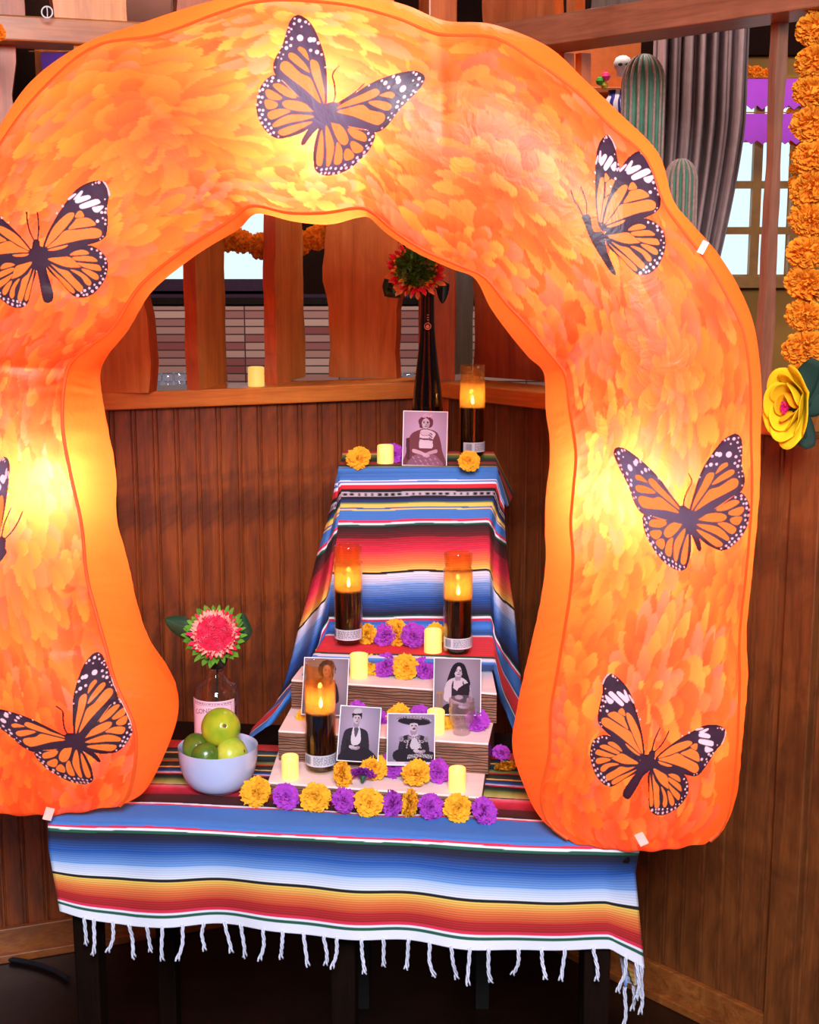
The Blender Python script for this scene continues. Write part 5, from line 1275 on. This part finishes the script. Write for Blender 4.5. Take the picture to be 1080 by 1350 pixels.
def husk_flower(q, r, face, rings, centre, mats, lab, leaves, seed, stem_to):
    t_ = thing('husk_flower', lab, 'flower', q); fv = Vector(face).normalized(); M = fv.to_track_quat('Z', 'Y').to_matrix()
    t_.rotation_euler = M.to_euler()
    rs = random.Random(seed)
    for nm, n, r0, r1, z0, z1, wd, mi in rings:
        mb = MB(); ring_petals(mb, n, r0*r, r1*r, z0*r, z1*r, wd*r, 0, rs); mb.build(nm, mats[mi], t_, True)
    mb = MB(); nm, cnt, rc, zc, mi, ln = centre
    for k in range(cnt):
        rr = rc*r*sqrt((k+.5)/cnt); a = k*2.39996; L = ln*r*rs.uniform(.8, 1.2); wd = .055*r
        c = Vector((rr*cos(a), rr*sin(a), zc*r*(1-.45*(rr/(rc*r))**2))); o_ = Vector((cos(a), sin(a), 0))*(.25+.6*rr/(rc*r))+Vector((rs.uniform(-.3, .3), rs.uniform(-.3, .3), 1)); o_.normalize()
        s_ = o_.cross(Vector((sin(a*3), cos(a*3), .2))).normalized()*wd
        u_ = o_.cross(s_).normalized()*wd*.6
        mb.add([c-s_, c+s_, c+s_*1.1+o_*L*.6+u_, c+o_*L, c-s_*1.1+o_*L*.6+u_, c-u_*1.2], [(0, 1, 2, 4), (4, 2, 3), (0, 5, 1), (1, 5, 2), (0, 4, 5)])
    mb.build(nm, mats[mi], t_, False)
    for pts, wd, mi in leaves:                # leaf midribs in the flower's own frame (units of r)
        lp = [Vector(p)*r for p in pts]; mb = MB(); m = len(lp); vs = []
        N = 12
        for i in range(N+1):
            t = i/N*(m-1); k = min(int(t), m-2); f = t-k; c = lp[k]*(1-f)+lp[k+1]*f; d = (lp[k+1]-lp[k]).normalized(); s_ = d.cross(Vector((0, 0, 1)))
            s_ = s_.normalized() if s_.length > .1 else Vector((1, 0, 0)); wv = wd*r*sin(pi*min(.999, (i+.4)/(N+.6)))**.7
            nrm = s_.cross(d); vs += [c-s_*wv-nrm*wv*.4, c, c+s_*wv-nrm*wv*.4]
        fs = []
        for i in range(N): fs += [(3*i, 3*i+1, 3*i+4, 3*i+3), (3*i+1, 3*i+2, 3*i+5, 3*i+4)]
        mb.add(vs, fs); lf = mb.build('leaf', mats[mi], t_, True); sd = lf.modifiers.new('thickness', 'SOLIDIFY'); sd.thickness = .0008
    MB().lathe([(.30*r, .05*r), (.34*r, -.05*r), (.2*r, -.32*r), (.06*r, -.48*r), (.001, -.5*r)], 14).build('calyx', mats[-1], t_, True)
    inv_ = M.transposed(); e = inv_ @ (Vector(stem_to)-q)
    p0 = Vector((0, 0, -.45*r)); p1 = p0+Vector((0, 0, -.2*r))
    pts = [p0*(1-t)**2+(p0+Vector((0, 0, -.45*r)))*2*t*(1-t)+e*t*t for t in np.linspace(0, 1, 9)]
    MB().tube(pts, .0022, 8).build('stem', mats[-1], t_, True)
M_HG = plain('green_husk', lin(96, 150, 40), .6, .35, 30); M_HDG = plain('dark_green_husk', lin(18, 62, 42), .45, .25, 20); M_HR = plain('pink_red_husk', lin(244, 40, 84), .6, .25, 60)
M_HPK = plain('pale_pink_husk', lin(250, 190, 170), .6, .15, 40); M_HO = plain('orange_husk', lin(255, 168, 40), .6, .15, 40); M_HPE = plain('peach_husk', lin(250, 172, 100), .6, .2, 40); M_HBK = plain('black_green_husk', lin(14, 22, 20), .5); M_HMG = plain('mixed_green_husk', lin(62, 130, 48), .6, .6, 60)
fq = at_y(284, 838, 2.58)
husk_flower(fq, 44*2.58/FPX, (.03, -.86, .48),
  [('outer_petals', 26, .66, .98, -.08, .10, .085, 0), ('outer_petals', 24, .64, .90, .0, .20, .085, 0), ('pink_petals', 30, .60, .82, .08, .26, .07, 2), ('pale_petals', 34, .56, .74, .14, .34, .06, 3), ('pale_petals', 32, .52, .68, .2, .38, .055, 3)],
  ('centre_petals', 420, .62, .36, 2, .075), [M_HG, M_HDG, M_HR, M_HPK, M_HBK], 'pink and white husk flower with dark green leaves in the clear bottle',
  [([(-.5, -.1, .02), (-1.0, .30, .05), (-1.56, .52, .1)], .32, 1), ([(.55, -.3, -.05), (.9, .1, -.02), (.82, .72, -.05)], .24, 1), ([(-.1, -.4, -.1), (.1, -.75, -.2), (.25, -.95, -.3)], .36, 4)], 7, Vector((b1.x, b1.y, b1.z+hb*.75)))
# ---- tall dark bottle on the altar
M_BROWN = thin_glass('dark_brown_bottle_glass', (.22, .07, .05), (.25, .05, .03), .25, 1.5)
b2 = at_z(564, 604, ZT+.002); b2.y += .045; b2.x = at_y(563.5, 560, b2.y).x
s2 = b2.y/FPX*1.0
tb2 = thing('tall_dark_bottle', 'tall tapering dark brown glass bottle on the altar top behind the sepia photograph', 'bottle', b2)
def hz(y): return at_y(563, y, b2.y).z-b2.z
pb = [(.001, .004), (21*s2, .002), (22*s2, .006), (22*s2, hz(566)), (20.5*s2, hz(540)), (18*s2, hz(512)), (14*s2, hz(480)), (10.8*s2, hz(450)), (9.2*s2, hz(425)), (8.8*s2, hz(398)), (8.8*s2, hz(390)), (10*s2, hz(389)), (10*s2, hz(382)), (7*s2, hz(382)), (7*s2, hz(425)), (16*s2, hz(512)), (20*s2, hz(566)), (20*s2, .01), (.001, .012)]
MB().lathe(pb, 40, caps=False).build('glass_body', M_BROWN, tb2, True)
M_GOLD = plain('pale_bottle_print', lin(206, 150, 130), .4)
r_n = 9.4*s2
for k, ch in enumerate('1942'): put_text(ch, .0075, M_GOLD, tb2, r_n+.0003, R(4), hz(420)+.0022-k*.0056+.0066, R(-90)+pi, 'lettering')
em = MB(); er = 4.6*s2
em.lathe([(er*.80, -.0004), (er*.80, .0004), (er, .0004), (er, -.0004), (er*.80, -.0004)], 24, caps=False)
em.lathe([(er*.12, .0), (er*.5, .0004), (er*.55, .0008), (.0002, .0008)], 6, c=(0, -.001, 0)); em.box((0, er*.28, .0004), (er*.5, er*.3, .0008)); em.box((0, -er*.42, .0004), (er*.9, er*.22, .0008))
eo = em.build('round_emblem', M_GOLD, tb2); eo.location = (0, -(10.4*s2+.0006), hz(429.5)); eo.rotation_euler = (pi/2-.06, 0, 0)
fq2 = at_y(549, 357, b2.y-.03)
husk_flower(fq2, 40*b2.y/FPX, (-.05, -.9, .42),
  [('outer_petals', 26, .66, 1.03, -.05, .16, .09, 5), ('red_petals', 26, .60, .93, .04, .26, .085, 2), ('red_petals', 24, .56, .86, .1, .32, .08, 2), ('orange_petals', 24, .52, .78, .16, .40, .08, 4)],
  ('centre_petals', 230, .62, .32, 6, .22), [M_HG, M_HDG, M_HR, M_HPK, M_HO, M_HPE, M_HMG, M_HBK], 'green-centred husk flower with red and orange rims in the tall dark bottle',
  [([(-.5, -.4, -.1), (-.85, -.25, -.1), (-.95, -.6, -.2), (-.5, -.8, -.25)], .2, 1), ([(.5, -.4, -.15), (.85, -.35, -.2), (.85, -1.0, -.3)], .22, 7)], 9, Vector((b2.x, b2.y, b2.z+hz(420))))

# ------------------------------------------------------------------ skull glass
M_CRYS = thin_glass('crystal_glass', (.98, .97, 1.0), (1, .93, .98), .20, 1.6)
sk = at_z(609, 972, Z2s); sk.y += .02; ss_ = sk.y/FPX*1.02
skt = thing('skull_glass', 'clear skull-shaped shot glass on the middle tread', 'glass', sk)
def skull_r(a, z):
    f = (a+pi/2+pi) % (2*pi)-pi; h = z/(49*ss_)
    v = 1.0
    for e in (-1, 1): v -= .20*math.exp(-((f-e*.42)/.22)**2-((h-.52)/.10)**2)
    for e in (-1, 1): v += .10*math.exp(-((f-e*.85)/.25)**2-((h-.40)/.09)**2)
    v -= .10*math.exp(-(f/.12)**2-((h-.36)/.06)**2); v += .05*math.exp(-(f/.1)**2-((h-.48)/.06)**2)
    if .10 < h < .28 and abs(f) < .6: v += .035*abs(sin(f*12))+.04
    return v
Rk, Hk = 17.5*ss_, 49*ss_
prs = [(.001, 0), (.62, 0), (.68, .03), (.66, .10), (.68, .18), (.70, .25), (.78, .33), (.92, .40), (.98, .48), (.96, .56), (1.0, .64), (1.02, .70), (.99, .78), (.97, .86), (.99, .94), (1.0, 1.0)]
fine = [(np.interp(z, [p[1] for p in prs[1:]], [p[0] for p in prs[1:]]), z) for z in np.linspace(0, 1, 44)]
MB().lathe([(.001, 0)]+[(r*Rk, z*Hk) for r, z in fine]+[(Rk*.93, Hk*1.0), (Rk*.88, Hk*.9), (Rk*.9, Hk*.68), (Rk*.8, Hk*.5), (Rk*.6, Hk*.3), (.001, Hk*.26)], 56, caps=False, rfun=lambda a, z: skull_r(a, z) if z < Hk*.8 else 1).build('glass_body', M_CRYS, skt, True)

# ------------------------------------------------------------------ marigold garlands
M_POM = petal_mat('orange_tissue_pompom', lin(255, 164, 50)); M_POMD = petal_mat('deep_orange_tissue_pompom', lin(255, 146, 40))
def pom_mesh(seed, mat, n=420):
    rs = random.Random(seed); mb = MB()
    for k in range(n):
        z = 1-2*(k+.5)/n; a = k*2.39996; r_ = sqrt(1-z*z); d = Vector((r_*cos(a), r_*sin(a), z))
        d = (d+Vector((rs.uniform(-.22, .22), rs.uniform(-.22, .22), rs.uniform(-.22, .22)))).normalized()
        t_ = d.orthogonal().normalized(); t_.rotate(Matrix.Rotation(rs.uniform(0, 6), 3, d)) if False else None
        s_ = (t_*cos(a*7)+d.cross(t_)*sin(a*7)); L = rs.uniform(.84, 1.05); w_ = rs.uniform(.10, .17); u_ = d.cross(s_)
        p = d*.55
        mb.add([p-s_*w_*.5, p+s_*w_*.5, d*L+s_*w_+u_*rs.uniform(-.08, .08), d*(L*1.05)+u_*rs.uniform(-.05, .05), d*L-s_*w_+u_*rs.uniform(-.08, .08)], [(0, 1, 2, 3), (0, 3, 4)])
    mb.lathe([(.001, -.7)]+[(.7*cos(a), .7*sin(a)) for a in np.linspace(-1.4, 1.4, 8)]+[(.001, .7)], 12, caps=False)
    return mb.mesh('pompom', mat, False)
poms = [pom_mesh(i, M_POM) for i in range(3)]; pomd = [pom_mesh(i+9, M_POMD, 260) for i in range(2)]
M_STR = plain('garland_string', lin(170, 90, 20), .8)
def garland(name, lab, pts, rad, meshes=None, sq=1.0):
    meshes = meshes or poms
    t_ = thing('marigold_garland', lab, 'garland', pts[0])
    P0 = Vector(pts[0]); rs = random.Random(len(pts))
    for i, p in enumerate(pts):
        o = linka(bpy.data.objects.new('pompom', meshes[i % len(meshes)]), t_); o.location = Vector(p)-P0
        r = rad*rs.uniform(.93, 1.08); o.scale = (r, r, r*sq); o.rotation_euler = (rs.uniform(-.4, .4), rs.uniform(-.4, .4), rs.uniform(0, 6))
    MB().tube([Vector(p)-P0 for p in pts], .002, 6).build('string', M_STR, t_)
    return t_
YG = 2.86
gp = [at_y(x, y, YG) for x, y in [(1078, -46), (1079, -4), (1077, 38), (1075, 80), (1072, 122), (1071, 164), (1071, 206), (1071, 248), (1068, 290), (1066, 332), (1064, 374), (1062, 416), (1061, 458), (1064, 494)]]
garland('g', 'thick orange marigold garland hanging down the right edge beside the slim upright', gp, 27*YG/FPX, None, .80)
garland('g', 'orange pompom garland swagged behind the upright planks under the arch', [at_y(x, y, 3.78) for x, y in [(236, 318), (268, 326), (300, 314), (318, 318), (345, 324), (370, 324), (395, 320), (418, 313), (438, 303), (458, 292)]]+[at_y(476, 286, 3.78)], 17*3.78/FPX, pomd)
garland('g', 'thin deep orange garland around the far right window', [at_y(x, y, 4.93) for x, y in [(972, 92), (984, 94), (997, 96), (1010, 99), (1022, 106), (1032, 118), (1039, 132), (1045, 150), (1048, 168), (1050, 186), (1050, 204), (1049, 222), (1048, 240)]], 8.5*4.93/FPX, pomd)
garland('g', 'orange pompom garland end at the top left edge of the picture', [at_y(x, y, 3.0) for x, y in [(-40, 30), (-20, 38), (-6, 43)]], 13*3.0/FPX, pomd)

# ------------------------------------------------------------------ cacti, curtain, ornaments behind the right partition
M_CAC = plain('dark_green_cactus_skin', lin(58, 112, 84), .6, .2, 30); M_SPN = plain('grey_pink_cactus_spines', lin(150, 122, 112), .9, .2, 120)
M_POT = plain('terracotta_pot', lin(150, 84, 54), .7)
def cactus(x, ytop, Y, rpx, lab, ribs=16):
    top = at_y(x, ytop, Y); r = rpx*Y/FPX; H = top.z-.45
    t_ = thing('column_cactus', lab, 'cactus', (top.x, Y, 0))
    prof = [(r*.8, .30), (r*.92, .6)]+[(r, z) for z in np.linspace(.8, .45+H-r*1.5, 10)]+[(r*cos(a), .45+H-r*1.5+r*1.5*sin(a)) for a in np.linspace(.1, 1.5, 9)]+[(.002, .45+H)]
    rf = lambda a, z: 1-.11*(1-abs(cos(a*ribs/2)))
    MB().lathe(prof, ribs*6, caps=False, rfun=rf).build('ribbed_body', M_CAC, t_, True, auto=False)
    sp = MB()
    for k in range(ribs):
        a = 2*pi*k/ribs; sp.tube([Vector((rr*1.012*cos(a), rr*1.012*sin(a), z)) for rr, z in prof], [max(.0005, .0042*min(1, rr/r*1.2)) for rr, z in prof], 5)
    sp.build('spine_ridges', M_SPN, t_, True)
    MB().lathe([(.001, 0), (r*1.1, 0), (r*1.45, .32), (r*1.6, .33), (r*1.6, .38), (r*1.4, .38), (r*1.35, .33), (.001, .33)], 28, caps=False).build('pot', M_POT, t_, True)
cactus(850, 71, 3.62, 26, 'taller ribbed column cactus in front of the grey curtain')
cactus(899, 209, 3.45, 20, 'shorter ribbed column cactus rising above the arch shoulder')
M_CURT = plain('mauve_grey_curtain_cloth', lin(164, 134, 132), .85, .12, 25)
nu, nv = 160, 60
cu, cv_ = np.meshgrid(np.linspace(0, 1, nu), np.linspace(0, 1, nv))
ztop, zbot = 2.75, .55
xl, xr = at_y(862, 100, 4.3).x, at_y(988, 60, 4.3).x
pull = np.clip((cv_-.28)/.55, 0, 1)**1.4
xx = (xl+(xr-xl)*cu)*(1-pull)+(xl-.04+(xr-xl)*cu*.18)*pull
PC = np.stack([xx, 4.3+.035*np.sin(cu*2*pi*7.5+.5*np.sin(cv_*3))+.014*np.sin(cu*2*pi*17+2), ztop-(ztop-zbot)*cv_], -1)
cu_o = grid_mesh('window_curtain', PC, M_CURT); cu_o.modifiers.new('thickness', 'SOLIDIFY').thickness = .003
tag(cu_o, 'mauve grey curtain gathered to the left of the far right window', 'curtain')
rod = thing('curtain_rod', 'dark curtain rod above the gathered grey curtain', 'rod', (1.05, 4.3, 2.76))
MB().tube([(-.5, 0, 0), (.9, 0, 0)], .014, 12).build('pole', W_DARK, rod, True)
for sx in (-.5, .9): MB().lathe([(.001, -.03), (.024, -.012), (.026, 0), (.02, .018), (.001, .03)], 16, c=(sx, 0, 0)).build('finial', W_DARK, rod, True)
# purple cut-paper banners
M_PUR = plain('purple_tissue_paper', lin(176, 60, 200), .7, .1, 12); M_VIO = plain('violet_tissue_paper', lin(110, 50, 170), .7, .1, 12)
def banner(c, w_, h_, mat, lab, holes=True):
    t_ = thing('paper_banner', lab, 'banner', c, 0, 'cut-paper banners')
    n = 9; pts = [(-w_/2, 0)]+[(-w_/2+w_*k/(2*n), -h_+(h_*.14 if k % 2 else 0)) for k in range(2*n+1)]+[(w_/2, 0)]
    mb = MB(); mb.prism([(x, 0, z) for x, z in pts], (0, .001, 0)); mb.build('sheet', mat, t_)
    MB().tube([(-w_/2-.05, 0, .004), (w_/2+.05, 0, .004)], .002, 5).build('string', M_STR, t_)
q = at_y(1000, 104, 4.9); banner(q, .32, .10, M_PUR, 'upper purple paper banner at the top of the far right window')
q = at_y(1000, 150, 4.88); banner(q, .34, .10, M_PUR, 'lower purple paper banner across the far right window')
q = at_y(70, 69, 6.02); banner(q, .10, .07, M_VIO, 'small violet paper banner in the gap at the top left')
# folk ornaments: a shelf with small painted things
sh = thing('ornament_shelf', 'orange wooden shelf board with painted folk ornaments behind the beam', 'shelf', at_y(795, 118, 4.2))
M_SHO = plain('orange_painted_wood', lin(190, 96, 30), .6)
MB().box((0, .08, 0), (.26, .14, .016)).build('board', M_SHO, sh, bevel=.002); MB().box((-.02, .03, -.172), (.22, .22, .016)).build('board', M_SHO, sh, bevel=.002); MB().box((0, .16, .02), (.26, .02, .34)).build('back_panel', M_SHO, sh)
M_SKW = plain('white_painted_clay', lin(206, 196, 190), .6)
sq_ = at_y(821, 90, 4.16); sk1 = thing('sugar_skull', 'small white painted skull ornament beside the taller cactus', 'ornament', sq_)
MB().lathe([(.001, -.022), (.014, -.022), (.017, -.008), (.024, .002), (.026, .014), (.02, .028), (.01, .034), (.001, .035)], 20).build('head', M_SKW, sk1, True)
for e in (-1, 1): MB().lathe([(.0005, -.005), (.006, -.002), (.006, .002), (.0005, .005)], 10, c=(e*.010, -.023, .008)).build('eye', M_HBK, sk1, True)
for i, (x, y, c, lab, r) in enumerate([(799, 101, lin(226, 50, 110), 'tiny pink painted ball ornament on the orange shelf', .013), (791, 107, lin(60, 140, 40), 'tiny green painted ornament on the orange shelf', .012), (797, 113, lin(196, 176, 40), 'tiny yellow-green painted ornament on the orange shelf', .011)]):
    o = MB().lathe([(.001, -r), (r*.7, -r*.7), (r, 0), (r*.75, r*.7), (r*.2, r), (r*.15, r*1.3), (.001, r*1.32)], 16).build('painted_ornament', plain('ornament_paint_%d' % i, c, .4), None, True); o.location = at_y(x, y, 4.14); tag(o, lab, 'ornament', 'small painted ornaments')
cq = at_y(815, 146, 4.12); cp = thing('painted_clay_jar', 'white and blue painted clay jar behind the arch shoulder', 'jar', cq)
def jar_mat():
    t = NT('blue_and_white_painted_clay'); w_ = t.n('ShaderNodeTexWave'); w_.inputs['Scale'].default_value = 14; w_.inputs['Distortion'].default_value = 6
    t.l(t.coord(), w_.inputs['Vector']); c = t.ramp(w_.outputs[0], [(.35, lin(40, 40, 120)), (.45, lin(214, 206, 220)), (.8, lin(220, 200, 206))]); return t.pbr(c, .35)
MB().lathe([(.001, -.06), (.03, -.06), (.044, -.03), (.045, 0), (.036, .03), (.026, .045), (.03, .055), (.024, .055), (.02, .04), (.001, .03)], 28).build('jar_body', jar_mat(), cp, True)
MB().lathe([(.001, -.10), (.05, -.10), (.055, -.07), (.05, -.06), (.001, -.06)], 20).build('red_base', plain('red_painted_base', lin(170, 30, 30), .5), cp, True)

# ------------------------------------------------------------------ yellow fabric rose by the right edge
M_YR = petal_mat('yellow_fabric_petal', lin(255, 214, 40)); M_YR2 = petal_mat('amber_fabric_petal', lin(252, 190, 36)); M_LEAF = plain('dark_green_fabric_leaf', lin(12, 48, 36), .8, .2, 30); M_MAG = plain('magenta_stamens', lin(206, 24, 110), .6)
YR = 2.62
rq = at_y(1040, 535, YR); rsz = YR/FPX
rose = thing('fabric_rose', 'large yellow fabric rose with dark leaves at the lower end of the thick garland', 'flower', rq)
def petal(mb, base, d, up, L, wd, curl, cupf):
    d = Vector(d).normalized(); up = Vector(up).normalized(); s_ = d.cross(up).normalized(); up = s_.cross(d)
    n, m = 8, 6; vs = []
    for i in range(n+1):
        t = i/n; w_ = wd*sin(pi*min(1, .12+.80*t))**.6*(1 if t < .9 else .85)
        for j in range(m+1):
            u = j/m*2-1; vs.append(Vector(base)+d*(L*t)+s_*(w_*u)+up*(cupf*w_*(u*u)+curl*L*t*t-.25*L*sin(pi*t)*.6))
    mb.add(vs, [(i*(m+1)+j, i*(m+1)+j+1, (i+1)*(m+1)+j+1, (i+1)*(m+1)+j) for i in range(n) for j in range(m)])
fw = Vector((-.74, -.66, -.10)).normalized(); rt = fw.cross(Vector((0, 0, 1))).normalized(); upv = rt.cross(fw)
rs = random.Random(8)
def cup_petal(mb, a, r0, r1, H, wid, flare):
    n, m = 9, 8; vs = []
    for i in range(n+1):
        t = i/n
        for j in range(m+1):
            u = j/m*2-1; aa = a+wid*u*(1-.25*t*t); rr = r0+(r1-r0)*sin(t*pi/2)**.8+flare*max(0, t-.6)**2*6*(1-.5*u*u)
            hh = H*(t-.10*t*u*u*u*u-.16*abs(u)**3*t)-flare*max(0, t-.75)*1.2
            vs.append((rt*cos(aa)*.78+upv*sin(aa)*1.28)*(rr*rsz)+fw*((hh-26)*rsz))
    mb.add(vs, [(i*(m+1)+j, i*(m+1)+j+1, (i+1)*(m+1)+j+1, (i+1)*(m+1)+j) for i in range(n) for j in range(m)])
for n, r0, r1, H, wid, fl, mt, off in [(3, 3, 15, 44, 1.15, 0, M_YR2, .2), (4, 5, 24, 46, 1.0, 2, M_YR, .9), (4, 6, 31, 44, .95, 5, M_YR, .3), (5, 7, 38, 38, .82, 9, M_YR, .75)]:
    for k in range(n):
        mb = MB(); cup_petal(mb, 2*pi*k/n+off+rs.uniform(-.15, .15), r0, r1*rs.uniform(.92, 1.06), H*rs.uniform(.92, 1.06), wid, fl)
        p = mb.build('petal', mt, rose, True, auto=False); p.modifiers.new('thickness', 'SOLIDIFY').thickness = .0008
mb = MB()
for k in range(16): mb.tube([fw*(-5*rsz), fw*(8*rsz)+(rt*cos(k*2.4)*.4+upv*sin(k*2.4))*(6*rsz), fw*(13*rsz)+(rt*cos(k*2.4)*.45+upv*sin(k*2.4))*(8*rsz)], .0018, 5)
mb.build('stamens', M_MAG, rose, True)
for d, L in ((Vector((.5, .1, -.95)), 60), (Vector((.75, .15, .75)), 78), (Vector((.95, .1, .15)), 66), (Vector((.5, .1, 1.1)), 70)):
    mb = MB(); petal(mb, Vector((8*rsz, .015, -4*rsz)), d, Vector((-.2, -1, .1)), L*rsz, 17*rsz, .1, -.2); p = mb.build('leaf', M_LEAF, rose, True); p.modifiers.new('thickness', 'SOLIDIFY').thickness = .0012
MB().tube([Vector((6*rsz, .01, 0)), Vector((24*rsz, .02, -30*rsz)), Vector((34*rsz, .03, -56*rsz))], .004, 8).build('stem', M_LEAF, rose, True)

# ------------------------------------------------------------------ small things at the edges
mug = thing('white_ring_ornament', 'small white ring hanging beside the plank on the top left beam', 'ornament', at_y(62, 16, 3.24))
MB().tube([(.012*cos(a), 0, .012*sin(a)) for a in np.linspace(0, 2*pi, 25)], .0016, 8).build('ring', WHITE, mug, True)
MB().tube([(0, 0, .012), (0, .004, 0), (0, 0, -.012)], .0012, 6).build('bar', WHITE, mug, True)
cab = MB().tube([at_z(x, y, .008) for x, y in [(-60, 1262), (-20, 1262), (10, 1264), (35, 1268), (55, 1273), (75, 1281), (90, 1290)]], .007, 8).build('floor_cable', plain('black_rubber', lin(24, 26, 34), .4), None, True)
tag(cab, 'black cable lying on the dark floor at the lower left', 'cable')
